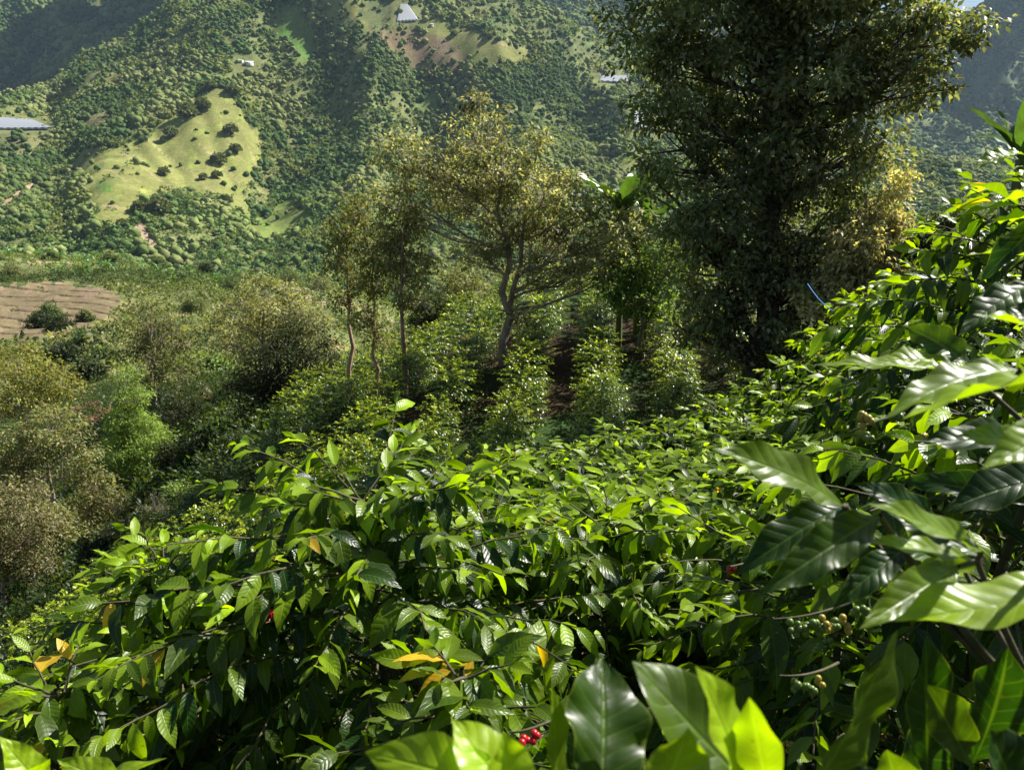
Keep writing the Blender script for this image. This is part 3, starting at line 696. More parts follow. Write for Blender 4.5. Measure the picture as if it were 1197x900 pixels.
# ------------------------------------------------------------------ far buildings
def greenhouse(label, corners, bays):
    """multi-span white sheeting roof on posts following the slope; corners as pixels (near-left, near-right, far-right, far-left)"""
    c = [hit(*q) + np.array([0, 0, 3.2]) for q in corners]
    base = c[0] - np.array([0, 0, 3.2])
    t = thing('greenhouse', label, 'greenhouse', base)
    V = []; Fc = []; nb = bays * 2
    for i in range(nb + 1):
        f = i / nb; a = c[0] * (1 - f) + c[1] * f; b = c[3] * (1 - f) + c[2] * f
        for s in range(5):
            p = a * (1 - s / 4) + b * s / 4 - base
            V.append(p + np.array([0, 0, 1.4 if i % 2 else 0]))
    for i in range(nb):
        for s in range(4): Fc.append([i * 5 + s, (i + 1) * 5 + s, (i + 1) * 5 + s + 1, i * 5 + s + 1])
    mk('roof', np.array(V), np.array(Fc), M_WHITE, t, smooth=False)
    for i in range(0, nb + 1, 2):
        for s in (0, 4):
            v = V[i * 5 + s]; gz = Hs(v[0] + base[0], v[1] + base[1]) - base[2]
            tb = Tubes(); tb.add([[v[0], v[1], gz - .3], [v[0], v[1], v[2]]], [.12, .12], 5); tb.build('post', M_ROOF, t)
    w = np.array([V[i * 5] for i in range(nb + 1)]); w2 = w.copy(); w2[:, 2] -= 2.8
    W = np.concatenate([w, w2]); n = len(w)
    mk('side_sheet', W + np.array([0, -.02, 0]), np.array([[i, i + 1, n + i + 1, n + i] for i in range(n - 1)]), M_WHITE, t, smooth=False)
greenhouse('white plastic greenhouse on the high pasture near the top of the picture', [(464, 27), (489, 26), (477, 8), (468, 8)], 6)
greenhouse('wide white greenhouse at the left edge on the green shelf', [(-10, 153), (62, 152), (40, 143), (-10, 139)], 9)
greenhouse('narrow white greenhouse strip beside the huge dark tree', [(700, 97), (735, 98), (735, 91), (704, 91)], 5)
greenhouse('white greenhouse half hidden by the edge of the huge tree', [(741, 152), (768, 154), (760, 133), (742, 133)], 4)
def box(V, Fc, x0, x1, y0, y1, z0, z1):
    o = len(V)
    V += [[x0, y0, z0], [x1, y0, z0], [x1, y1, z0], [x0, y1, z0], [x0, y0, z1], [x1, y0, z1], [x1, y1, z1], [x0, y1, z1]]
    for f in ([0, 1, 5, 4], [1, 2, 6, 5], [2, 3, 7, 6], [3, 0, 4, 7], [4, 5, 6, 7]): Fc.append([o + k for k in f])
def house(label, px, py, w, d, h, rz):
    p = hit(px, py); t = thing('house', label, 'house', p, rz)
    V = []; Fc = []; box(V, Fc, -w / 2, w / 2, -d / 2, d / 2, -3, h); mk('wall', np.array(V), np.array(Fc), M_WALL, t, smooth=False)
    e = .7; r = [[-w / 2 - e, -d / 2 - e, h], [w / 2 + e, -d / 2 - e, h], [w / 2 + e, d / 2 + e, h], [-w / 2 - e, d / 2 + e, h], [-w / 2 - e, 0, h + d * .28], [w / 2 + e, 0, h + d * .28]]
    mk('roof', np.array(r) + np.array([0, 0, .05]), np.array([[0, 1, 5, 4], [3, 4, 5, 2], [0, 4, 3, 3], [1, 2, 5, 5]][:2]), M_ROOF, t, smooth=False)
    for k in (-.28, .28):
        V = []; Fc = []; box(V, Fc, k * w - .7, k * w + .7, -d / 2 - .06, -d / 2 + .02, 1.0, 2.3); mk('window', np.array(V), np.array(Fc), M_DARK, t, smooth=False)
    V = []; Fc = []; box(V, Fc, -.55, .55, -d / 2 - .06, -d / 2 + .02, 0, 2.2); mk('door', np.array(V), np.array(Fc), M_DARK, t, smooth=False)
house('small white farmhouse on the spur above the pasture', 292, 76, 13, 8, 3.4, .3)
house('white shed left of the small farmhouse above the pasture', 282, 73, 7, 5, 2.6, -.2)
house('little pale hut at the corner of the high pasture', 505, 31, 6, 5, 2.6, .1)

# ------------------------------------------------------------------ coffee plants
YOUNG_LIT = np.array([.30, .44, .014]); MATURE = np.array([.012, .038, .004]); YEL = np.array([.5, .32, .02])  # pale tone serves young tips and also paints sunlit upper leaves
def coffee_arrays(seed, h, r, nlev, leafL, young=.22, yellow=.002, spacing=.062, bare=.22, nb=3, pe=.6):
    g = np.random.default_rng(seed)
    B, D, N_, L_, Dr, C = [], [], [], [], [], []
    stem = Tubes(); brs = Tubes(); nodes = []
    tt = np.linspace(0, 1, 9); lean = g.normal(0, .05, 2) * h
    sp = np.stack([lean[0] * tt ** 2, lean[1] * tt ** 2, h * .97 * tt], 1)
    stem.add(sp, .024 * (1 - .8 * tt) * (h / 2) + .004, 7)
    az = g.random() * 6.28
    for i in range(nlev):
        q = .1 + .9 * (i + .5) / nlev
        z = h * .97 * q; p0 = np.array([np.interp(z, sp[:, 2], sp[:, 0]), np.interp(z, sp[:, 2], sp[:, 1]), z])
        prof = min(1.0, 1.7 * (1 - q) ** pe + .14) * (.8 + .2 * min(1, q * 3))
        az += 1.25 + g.normal(0, .25)
        for sd in np.arange(nb) * 2 * math.pi / nb:
            Lb = r * prof * g.uniform(.78, 1.12)
            a = az + sd + g.normal(0, .15)
            el = np.interp(q, [0, .5, .85, 1], [-.05, .25, .45, .8]) + g.normal(0, .08)
            dirh = np.array([math.cos(a), math.sin(a), 0]); 
            m = max(4, int(Lb / spacing)); s = np.linspace(0, 1, m + 1)
            sag = np.interp(q, [0, .6, 1], [.3, .35, .15])
            pts = p0 + dirh * (s * Lb * math.cos(el))[:, None] + np.array([0, 0, 1.]) * (s * Lb * math.sin(el) - sag * Lb * s ** 2)[:, None]
            wig = g.normal(0, .006, (m + 1, 3)); pts = pts + np.cumsum(wig, 0)
            brs.add(pts[::2] if m > 6 else pts, (.0045 * (1 - .7 * s) + .001)[::2] if m > 6 else .0045 * (1 - .7 * s) + .001, 4)
            T = norm(np.gradient(pts, axis=0)); S = norm(np.cross(T, [0, 0, 1.]))
            for k in range(m + 1):
                if s[k] < bare and q < .9: 
                    nodes.append(pts[k]); continue
                if .25 < s[k] < .75: nodes.append(pts[k])
                tip = (m - k)
                for sg in (-1, 1):
                    if g.random() < .08: continue
                    fw = .55 if tip > 1 else 1.0
                    alt = .9 if k % 2 else .6
                    dd = T[k] * fw + S[k] * sg * alt + np.array([0, 0, g.normal(-.45 if tip > 1 else .25, .32)]) + g.normal(0, .18, 3)
                    B.append(pts[k]); D.append(dd); N_.append(np.array([0, 0, 1.]) + S[k] * sg * g.normal(.25, .25) + g.normal(0, .3, 3))
                    sz = leafL * g.uniform(.75, 1.2) * (1 if tip > 1 else (.8 if tip == 1 else .55))
                    L_.append(sz * (1.25 if g.random() < .12 else g.uniform(.8, 1.05))); Dr.append(abs(g.normal(.4, .2)))
                    top_lit = young * np.interp(q, [0, .45, .75, 1], [.05, .4, 1.3, 2.2])  # paler with height: sunlit bush tops put into the leaf colour
                    if tip <= 1: f = g.uniform(.2, 1.0) * min(1, .35 + top_lit)
                    elif tip <= 3: f = g.uniform(.0, .6) * min(1, top_lit * 3)
                    else: f = max(0, g.normal(.06, .14)) * top_lit * 3
                    c = MATURE * (1 - f) + YOUNG_LIT * f
                    if g.random() < yellow * (3 if tip < 3 else 1): c = YEL
                    C.append(c * g.uniform(.75, 1.25))
    B, D, N_ = map(np.array, (B, D, N_))
    return stem, brs, B, D, N_, np.array(L_), np.array(Dr), np.array(C), np.array(nodes)
CH = ico(2)
def cherries(parent, pts, g, n, mats):
    """one cherry_cluster mesh per fruiting node"""
    V0, F0 = CH
    for p in pts:
        k = g.integers(3, 7) if n == 0 else g.integers(5, 11); 
        off = norm(g.normal(0, 1, (k, 3))) * g.uniform(.007, .017, (k, 1))
        V = (V0[None] * .0075 * g.uniform(.85, 1.1, (k, 1, 1)) * np.array([1, 1, 1.12]) + (off + p)[:, None]).reshape(-1, 3)
        Fc = (F0[None] + (np.arange(k) * len(V0))[:, None, None]).reshape(-1, 3)
        mk('cherry_cluster', V, Fc, mats[g.integers(0, len(mats))], parent)
def coffee(label, loc, rz, h, r, seed, nlev=26, leafL=.135, nseg=7, na=4, hero=True, cat='coffee bush', group=None, fruit=0, mats=None, **kw):
    st, br, B, D, N_, L_, Dr, C, nodes = coffee_arrays(seed, h, r, nlev, leafL, **kw)
    t = thing('coffee_bush', label, cat, loc, rz, group)
    st.build('stem', M_TWIG, t); br.build('branches', M_TWIG, t)
    g = np.random.default_rng(seed + 1)
    V, Fc, UV, Cc = leaves(B, D, N_, L_, L_ * g.uniform(.36, .44, len(L_)), Dr, C, nseg, na, seed=seed, wave=.07)
    mk('foliage', V, Fc, M_LEAF if hero else M_LEAFMID, t, Cc, UV)
    if fruit: cherries(t, nodes[g.choice(len(nodes), fruit, replace=False)], g, fruit, mats or [M_CHG])
    return t
def foot(px, pytop, Y):
    p = P(px, pytop, Y); z = Hs(p[0], Y)
    return np.array([p[0], Y, z - .03]), p[2] - z
ORD = ['first', 'second', 'third', 'fourth', 'fifth', 'sixth', 'seventh', 'eighth', 'ninth', 'tenth', 'eleventh', 'twelfth', 'thirteenth', 'fourteenth', 'fifteenth', 'sixteenth',
       'seventeenth', 'eighteenth', 'nineteenth', 'twentieth', 'twenty-first', 'twenty-second', 'twenty-third', 'twenty-fourth', 'twenty-fifth', 'twenty-sixth', 'twenty-seventh', 'twenty-eighth']
heroes = [ # px, top py, Y, radius, seed, label, extra
 (450, 556, 2.6, 1.15, 401, 'large glossy coffee bush filling the lower left foreground', dict(nlev=44, fruit=8, nb=4, mats=[M_CHG, M_CHR], yellow=.003, leafL=.118, spacing=.05, young=.4)),
 (215, 628, 2.7, .75, 409, 'bushy coffee plant with yellow tips left of the large foreground bush', dict(nb=4, nlev=38, yellow=.006, leafL=.118, spacing=.05, young=.6)),
 (75, 752, 2.15, .6, 402, 'coffee bush with yellowing leaves at the lower left corner', dict(nb=4, nlev=28, yellow=.012, young=.6, leafL=.12)),
 (560, 745, 1.85, .5, 411, 'low coffee bush with red cherries above the glowing bottom leaves', dict(nlev=20, young=.1, fruit=10, mats=[M_CHR, M_CHG])),
 (700, 605, 3.3, 1.0, 403, 'coffee bush just right of the large foreground bush', dict(nb=4, nlev=30, young=.4)),
 (885, 612, 3.0, .8, 404, 'coffee bush behind the big silver leaf', dict(nlev=28, fruit=6, mats=[M_CHG, M_CHR])),
 (1010, 610, 2.0, .62, 405, 'shaded coffee bush laden with green and yellow cherries', dict(nlev=26, fruit=70, mats=[M_CHG, M_CHG, M_CHG, M_CHY], bare=.5)),
 (1170, 400, 2.1, .8, 406, 'tall shaded coffee bush at the right edge', dict(nlev=32, fruit=25, mats=[M_CHG, M_CHG, M_CHY])),
 (1205, 205, 3.9, 1.05, 407, 'coffee bush rising highest at the right edge', dict(nlev=32, yellow=.004)),
]
for (px, py, Y, r, sd, lb, ex) in heroes:
    loc, h = foot(px, py, Y)
    t = coffee(lb, loc, 0, h, r, sd, group='coffee bushes in the foreground', **ex)
    extra = {405: ([(928, 733), (938, 738), (948, 730), (958, 735), (968, 728), (978, 735), (990, 728), (1003, 712), (935, 800), (950, 802), (962, 800), (1080, 715), (1095, 722), (1110, 712)], 1.38, [M_CHG, M_CHG, M_CHY, M_CHG]),
             411: ([(614, 868), (623, 862)], 1.3, [M_CHR]), 404: ([(855, 668)], 2.2, [M_CHR]),
             406: ([(1012, 492), (1016, 512), (1045, 486)], 1.5, [M_CHY, M_CHG])}.get(sd)
    if extra:
        fb = [p for p in extra[0]]
        tw = Tubes(); q = np.array([P(a, b, extra[1]) for a, b in extra[0]]) - loc
        hub = np.array([0, 0, q[:, 2].mean() * .97])
        qs = sorted([tuple(e) for e in q], key=lambda e: (round(e[2] * 12), e[0])); run = []
        for e in qs + [None]:
            if e is not None and (not run or np.linalg.norm(np.array(e) - run[-1]) < .09): run.append(np.array(e)); continue
            a = run[0] + np.array([-.03, .03, .0]); b = run[-1] + np.array([.08, .12, -.03]); mdl = np.mean(run, 0) + np.array([0, .01, .008])
            tt = np.linspace(0, 1, 9)[:, None]; tw.add((1 - tt) ** 2 * a + 2 * tt * (1 - tt) * mdl + tt ** 2 * b, .002 + .0015 * tt[:, 0], 5)
            run = [np.array(e)] if e is not None else []
            tw.build('fruiting_branch', M_TWIG, t); tw = Tubes()
        cherries(t, q, np.random.default_rng(sd), 0, extra[2])
# templates for the slope in the middle distance: own mesh for each of five, then copies
midspots = [(590, 532, 5.6, 'at the low left end of the sunlit coffee, just above the foreground bush'), (655, 522, 6.6, 'second from the left along the far rim of the sunlit coffee'),
 (715, 505, 7.2, 'third from the left along the far rim of the sunlit coffee'), (775, 492, 7.8, 'in the middle of the far rim of the sunlit coffee'), (835, 472, 8.2, 'below the foot of the huge dark tree'),
 (885, 448, 8.6, 'just right of the foot of the huge dark tree'), (935, 425, 8.8, 'on the rim where the sunlit coffee starts to climb'), (985, 395, 9.0, 'on the climbing rim below the blue cord'),
 (1020, 345, 9.4, 'on the climbing rim right of the blue cord'), (1060, 315, 8.6, 'near the top of the climbing rim under the dark round tree'), (1110, 300, 7.6, 'at the top of the climbing rim in front of the dark round tree'),
 (1160, 255, 6.8, 'behind the highest bush at the right edge'), (640, 572, 4.6, 'in the second rank above the foreground bush'), (720, 555, 5.2, 'in the second rank, middle of the sunlit coffee'),
 (800, 545, 5.6, 'in the second rank left of the long curved leaf'), (875, 515, 6.0, 'in the second rank above the long curved leaf'), (950, 480, 6.2, 'in the second rank at the foot of the climbing rim'),
 (1015, 425, 6.4, 'in the second rank on the climb'), (1075, 375, 6.2, 'high in the second rank behind the big green leaves'), (1140, 330, 5.6, 'last of the second rank by the right edge'),
 (780, 600, 4.0, 'in the third rank right of the large foreground bush'), (870, 580, 4.4, 'in the third rank behind the long curved leaf'), (960, 540, 4.6, 'in the third rank with orange cherries'),
 (1050, 480, 4.6, 'in the third rank behind the big green leaves'), (1120, 410, 4.2, 'in the third rank close to the right edge'), (560, 585, 3.9, 'hidden mostly behind the large foreground bush')]
tpl = []
for i, (px, py, Y, lb) in enumerate(midspots):
    loc, h = foot(px, py, Y); h = max(1.2, h)
    lab = 'coffee bush ' + lb
    if i < 6:
        t = coffee(lab, loc, 0, 2.0, .95, 500 + i, nlev=26, leafL=.135, nseg=5, na=2, hero=False, group='coffee bushes on the sunlit slope', young=.5, yellow=.0008)
        t.scale = (1.05, 1.05, h / 2.0); tpl.append(t)
    else:
        t = dup(tpl[i % 6], lab, loc, random.random() * 6.28, (1.05, 1.05, h / 2.0))
# far rows
ftpl = []
def far_tpl(seed):
    st, br, B, D, N_, L_, Dr, C, nodes = coffee_arrays(seed, 1.9, .98, 24, .13, spacing=.07, young=.2, bare=.35, yellow=0, pe=.42)
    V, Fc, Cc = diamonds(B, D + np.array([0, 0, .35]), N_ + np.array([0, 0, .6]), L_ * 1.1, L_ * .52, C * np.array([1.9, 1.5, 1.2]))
    t = thing('coffee_bush', 'x', 'coffee bush', (0, 0, 0))
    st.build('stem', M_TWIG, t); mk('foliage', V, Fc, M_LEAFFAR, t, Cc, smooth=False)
    return t
cnt = 0; used = {}
names = {}
for k in range(-6, 4):
    x0 = -2.3 + k * 2.55; c = 0
    yb = 15.0 + random.random(); rowname = None
    pos = []
    y = yb
    while y < 50:
        x = x0 + .1 * y + random.gauss(0, .12); yj = y
        z = Hs(x, yj); px, py = proj(np.array(x), np.array(yj), np.array(z + 1.2)); px = float(px); py = float(py)
        y += 1.0 * random.uniform(.92, 1.1) * (1 + max(0, (y - 24)) * .035)
        if px < -40 or px > 900 or py > 760: continue
        if px < 330 and yj > 31: continue
        if abs(px - 590) < 12 and abs(yj - 33) < 1: continue
        pos.append((x, yj, z))
    side = {-6: 'leftmost row, lower slope', -5: 'second leftmost row, lower slope',
            -4: 'fourth row left of golden tree', -3: 'third row left of golden tree', -2: 'second row left of golden tree', -1: 'row just left of golden tree',
            0: 'row just right of golden tree', 1: 'middle row climbing to the crest', 2: 'long row right of the dark path', 3: 'row under the banana plants', 4: 'row beside the huge dark tree'}[k]
    for n, (x, yj, z) in enumerate(pos):
        if len(ftpl) < 5:
            t = far_tpl(700 + len(ftpl)); ftpl.append(t)
        else: t = dup(ftpl[random.randrange(5)], 'x', (0, 0, 0))
        s = random.uniform(.85, 1.15)
        t.location = (x, yj, z - .03); t.rotation_euler = (0, 0, random.random() * 6.28); t.scale = (s * .92, s * .92, s * .86)
        t['label'] = f'coffee bush, {ORD[n]} from the near end, {side}'; t['group'] = 'coffee bushes in rows on the far slope'
        cnt += 1
print('ROW BUSHES', cnt)

# ------------------------------------------------------------------ big leaves close to the camera
def sprig(label, rootp, specs, seed, ob=1.0, group='coffee bushes in the foreground'):
    """specs: base px, py, Yb, tip px, py, Yt, width m, droop, paleness 0..1 (young growth and painted backlit glow), normal"""
    g = np.random.default_rng(seed)
    x, Y = rootp; z = Hs(x, Y); base = np.array([x, Y, z])
    t = thing('coffee_bush', label, 'coffee bush', base, 0, group)
    B, D, N_, L_, W_, Dr, C = [], [], [], [], [], [], []
    bases = {}
    for (bx, by, by_, tx, ty, ty_, w, dr, yg, nn) in specs:
        b = P(bx, by, by_); e = P(tx, ty, ty_)
        nv = np.array(nn, float); L = np.linalg.norm(e - b)
        # undo the droop so that the tip lands where it is wanted
        d = (e - b) / L; nv = nv - d * (nv @ d); nv /= np.linalg.norm(nv)
        e2 = e + nv * L * dr; d2 = e2 - b
        B.append(b - base); D.append(d2); N_.append(nv); L_.append(np.linalg.norm(d2) * 1.02); W_.append(w); Dr.append(dr * .9)
        C.append(MATURE * (1 - yg) + YOUNG_LIT * yg)  # pale tone also paints the backlit glow of single leaves
        bases.setdefault((round(bx / 60), round(by / 60)), []).append(b - base)
    V, Fc, UV, Cc = leaves(np.array(B), np.array(D), np.array(N_), L_, np.array(W_), np.array(Dr), np.array(C), 22, 6, seed=seed, wave=.11, fold=.3, ob=ob)
    mk('foliage', V, Fc, M_LEAF, t, Cc, UV)
    tb = Tubes(); st = Tubes()
    top = np.mean([np.mean(v, 0) for v in bases.values()], 0)
    hub = np.array([0, 0, max(.4, top[2] * .8)])
    st.add([[0, 0, 0], [0.01, 0, hub[2] * .5], hub, hub + np.array([0, .0, .15])], [.022, .018, .012, .006], 8)
    for v in bases.values():
        e = np.mean(v, 0); m_ = (hub + e) / 2 + np.array([0, 0, -.03])
        tt = np.linspace(0, 1, 8)[:, None]
        tb.add((1 - tt) ** 2 * hub + 2 * tt * (1 - tt) * m_ + tt ** 2 * e, .006 - .003 * tt[:, 0], 6)
        for b in v: tb.add([e, (e + b) / 2, b], [.003, .0025, .002], 5)
    st.build('stem', M_TWIG, t); tb.build('branches', M_TWIG, t)
    return t
UPN = (0, -.2, 1)
right_leaves = [
 (985, 592, .82, 838, 532, .78, .052, .22, .25, (0, -.5, 1)),
 (990, 590, .84, 874, 672, .80, .050, .30, .0, (-.3, -.6, 1)),
 (1028, 603, .72, 892, 690, .66, .044, .22, .05, (-.2, -.9, .8)),
 (1148, 645, .72, 1022, 600, .68, .036, .15, .35, (0, -.4, 1)),
 (1150, 652, .74, 1040, 600, .80, .040, .12, .05, (.1, -.8, 1)),
 (1140, 655, .72, 1006, 636, .70, .028, .12, .45, (0, -.3, 1)),
 (1120, 662, .70, 1012, 738, .62, .036, .2, .3, (-.4, -.8, .8)),
 (1150, 660, .74, 1030, 690, .80, .036, .2, .5, (0, -.5, 1)),
 (1060, 640, .80, 972, 705, .76, .034, .25, .0, (0, -.7, 1)),
 (1290, 690, .62, 1078, 740, .58, .056, .05, .7, (.1, .3, 1)),
 (1050, 650, .9, 1180, 700, .95, .03, .2, .1, UPN),
 (1240, 560, 1.0, 1100, 590, 1.0, .05, .2, .0, UPN), (1200, 590, 1.1, 1060, 560, 1.2, .05, .2, .0, (0, -.6, 1)), (1100, 610, 1.15, 1000, 575, 1.1, .05, .2, .0, (0, -.8, 1)),
]
upper_leaves = [
 (1250, 440, .70, 1070, 492, .66, .052, .16, .65, (0, .25, 1)),
 (1190, 432, .80, 1034, 484, .76, .050, .25, .3, (0, -.2, 1)),
 (1260, 500, .60, 1155, 548, .56, .04, .25, .45, (-.3, -.7, .8)),
 (1250, 400, .85, 1140, 370, .85, .04, .15, .6, (0, 0, 1)),
 (1215, 515, .70, 1125, 523, .66, .03, .1, .4, (-.1, -.8, .8)),
 (1250, 530, .85, 1080, 520, .85, .055, .2, .0, (0, -.3, 1)),
 (1130, 430, 1.05, 1032, 425, 1.05, .04, .2, .55, (0, 0, 1)), (1135, 428, 1.05, 1060, 385, 1.1, .04, .2, .1, (0, -.5, 1)), (1120, 435, 1.1, 962, 434, 1.1, .04, .15, .45, (0, -.1, 1)),
 (1210, 330, 1.2, 1120, 390, 1.15, .05, .2, .05, (-.4, -.5, .8)), (1230, 250, 1.3, 1150, 330, 1.3, .055, .2, .0, (-.6, -.5, .6)), (1240, 380, 1.1, 1170, 370, 1.1, .05, .2, .05, (0, -.5, .8)),
 (1190, 240, 1.5, 1120, 215, 1.5, .05, .25, .3, (0, -.2, 1)), (1195, 240, 1.5, 1110, 260, 1.5, .05, .25, .4, (0, -.1, 1)), (1200, 180, 1.6, 1140, 195, 1.6, .045, .25, .5, (0, -.1, 1)), (1215, 300, 1.4, 1135, 300, 1.4, .05, .2, .7, (0, .2, 1)),
 (1215, 255, 1.3, 1160, 262, 1.3, .04, .2, .9, (0, .3, 1)), (1225, 230, 1.3, 1170, 236, 1.3, .04, .2, .9, (0, .3, 1)),
]
bottom_leaves = [
 (698, 985, .50, 712, 778, .62, .062, .1, .05, (.35, -.5, .9)),
 (915, 960, .52, 733, 792, .56, .058, .12, .15, (-.2, -.6, 1)),
 (885, 960, .50, 812, 784, .50, .038, .1, .85, (.5, -.6, .6)),
 (905, 960, .50, 880, 818, .50, .030, .08, .7, (-.5, -.6, .5)),
 (640, 985, .52, 524, 852, .56, .045, .12, .85, (-.2, -.3, 1)),
 (660, 950, .54, 432, 884, .54, .030, .12, .8, (0, -.2, 1)),
 (655, 960, .58, 634, 812, .58, .022, .08, .4, (.6, -.6, .4)),
 (600, 985, .50, 585, 858, .50, .036, .08, .9, (.2, -.7, .7)),
 (915, 985, .50, 1042, 738, .56, .040, .08, .15, (.9, -.5, .4)),
 (760, 985, .48, 790, 850, .48, .045, .1, .5, (0, -1, .5)),
 (1085, 930, .75, 1070, 748, .75, .052, .08, .0, (0, -1, .3)), (1130, 905, .75, 1192, 762, .75, .052, .08, .0, (.2, -1, .3)), (1140, 905, .72, 1080, 800, .7, .04, .08, .1, (0, -.8, .6)),
 (960, 930, .8, 1010, 860, .8, .04, .1, .1, (0, -.8, .6)), (1200, 960, .6, 1150, 860, .6, .05, .1, .0, (0, -.8, .6)), (1060, 960, .6, 1035, 878, .6, .035, .1, .3, (0, -1, .3)), (1180, 940, .8, 1240, 820, .8, .05, .1, .0, (0, -.8, .5)),
 (1100, 980, .62, 960, 900, .65, .05, .1, .0, (0, -.8, .6)), (1040, 960, .9, 1120, 850, .9, .05, .1, .0, (0, -.8, .6)),
]
left_leaves = [(60, 930, .9, -5, 868, .9, .045, .15, .8, (0, -.4, 1)), (150, 930, .9, 70, 888, .9, .04, .15, .6, (0, -.2, 1)), (90, 930, .95, 190, 895, .95, .04, .15, .6, (0, -.2, 1)), (20, 940, .9, 50, 880, .9, .03, .1, .9, (0, -.8, .5))]
sprig('coffee bush whose large curved silver and green leaves reach in from the right', (.75, .95), right_leaves, 801)
sprig('coffee bush with big glowing green leaves at the right edge, middle height', (1.05, 1.15), upper_leaves, 802)
bottom_leaves = [b[:6] + (b[6] * 1.2,) + b[7:] for b in bottom_leaves]
sprig('coffee bush whose big upright leaves fill the bottom edge', (.12, .5), bottom_leaves, 803, 1.7)
sprig('coffee bush with bright leaf tips in the bottom left corner', (-.55, .85), left_leaves, 804)

# ------------------------------------------------------------------ banana plants, grass tuft, fern, blue cord
def banana(label, px, Y, ztop_py, seed, nl=9, Ls=2.0, group='banana plants'):
    g = np.random.default_rng(seed); loc, h = foot(px, ztop_py, Y)
    t = thing('banana_plant', label, 'banana plant', loc, 0, group)
    hs = max(.8, h - Ls * .65)
    tb = Tubes(); tb.add([[0, 0, 0], [0, 0, hs * .5], [0, 0, hs]], [.14, .11, .07], 8); tb.build('stem', M_BANST, t)
    a = g.random() * 6.28
    for i in range(nl):
        a += 2.4; el = g.uniform(.7, 1.35)
        D = np.array([[math.cos(a) * math.cos(el), math.sin(a) * math.cos(el), math.sin(el)]])
        N_ = np.array([[-math.cos(a) * .8, -math.sin(a) * .8, .6]])
        V, Fc, UV, Cc = leaves(np.array([[0, 0, hs - .05]]), D, N_, np.array([Ls * g.uniform(.7, 1.1)]), np.array([Ls * .2]), np.array([g.uniform(.15, .6)]), np.array([[.06, .12, .03]]) * g.uniform(.8, 1.5), 14, 4, fold=.5, wave=.12, seed=seed + i)
        mk('leaf', V, Fc, M_BANANA, t, Cc, UV)
M_BANST = barkmat('banana_stem', (.08, .11, .03), (.16, .15, .06), 8, .2)
banana('tallest banana plant above the coffee rows, left of the huge tree', 730, 33, 186, 901, 11, 3.2)
banana('banana plant right beside the tallest one', 760, 34, 214, 902, 9, 2.8)
banana('shorter banana plant nearest to the huge tree', 778, 36, 258, 903, 9, 2.3)
banana('low banana plant under the tallest one', 748, 34, 266, 904, 9, 2.2)
banana('banana plant with pale torn leaves at the upper right edge', 1203, 13, 120, 905, 9, 1.25)
def tuft(name, label, cat, px, py, Y, n, L, c, seed, w=.03, spread=.5):
    g = np.random.default_rng(seed); p = P(px, py, Y); z = Hs(p[0], Y); t = thing(name, label, cat, (p[0], Y, z))
    off = np.array([0, 0, p[2] - z - L * .6])
    a = g.random(n) * 6.28; el = g.uniform(.6, 1.45, n)
    D = np.stack([np.cos(a) * np.cos(el), np.sin(a) * np.cos(el), np.sin(el)], 1)
    B = np.stack([g.normal(0, .12, n), g.normal(0, .12, n), np.zeros(n)], 1)
    N_ = np.stack([-np.cos(a), -np.sin(a), np.ones(n)], 1)
    hh = max(L, (p[2] - z))
    V, Fc, UV, Cc = leaves(B, D, N_, hh * g.uniform(.6, 1.1, n), np.full(n, w), g.uniform(.2, .7, n), jcol(c, n, g), 8, 2, seed=seed)
    mk('blades', V, Fc, M_BANANA, t, Cc, UV); return t
gb = None; gg = np.random.default_rng(77)
for i in range(46):
    px = gg.uniform(5, 150) if i < 34 else gg.uniform(150, 330); Y = gg.uniform(285, 372); x = (px - 598.5) / F_PX * Y; z = Hs(x, Y)
    lb = 'small banana plant in the grove on the ridge above the bare terraces'
    if gb is None:
        gb = thing('banana_plant', lb, 'banana plant', (x, Y, z), 0, 'banana grove on the ridge')
        tb = Tubes(); tb.add([[0, 0, 0], [0, 0, 1.2], [0, 0, 2.4]], [.2, .16, .1], 6); tb.build('stem', M_BANST, gb)
        n = 9; a = np.arange(n) * 2.4; el = gg.uniform(.3, 1.2, n)
        V, Fc, UV, Cc = leaves(np.tile([0, 0, 2.3], (n, 1)), np.stack([np.cos(a) * np.cos(el), np.sin(a) * np.cos(el), np.sin(el)], 1), np.stack([-np.cos(a) * .7, -np.sin(a) * .7, np.full(n, .7)], 1),
                               gg.uniform(2.2, 3.0, n), np.full(n, .75), gg.uniform(.3, .8, n), jcol([(.10, .2, .06)], n, gg), 6, 2, seed=7, fold=.4)
        mk('leaves', V, Fc, M_BANANA, gb, Cc, UV)
    else:
        sc = gg.uniform(.8, 1.4); dup(gb, lb, (x, Y, z), gg.random() * 6, (sc, sc, sc), 'banana grove on the ridge')
crowns('undergrowth', 'scattered weeds along the bare brown terraces', 170, 280, 420, .8, [(.10, .13, .04), (.2, .19, .08)], seed=14, leafy=14, clip=lambda px, py, x, y: inpoly(px, py, COVER[21][0]) & (np.random.default_rng(3).random(len(px)) < .9))
tuft('grass_tuft', 'pale green tuft of tall grass left of the huge dark tree', 'grass tuft', 797, 372, 37, 170, 1.2, (.3, .42, .16), 911)
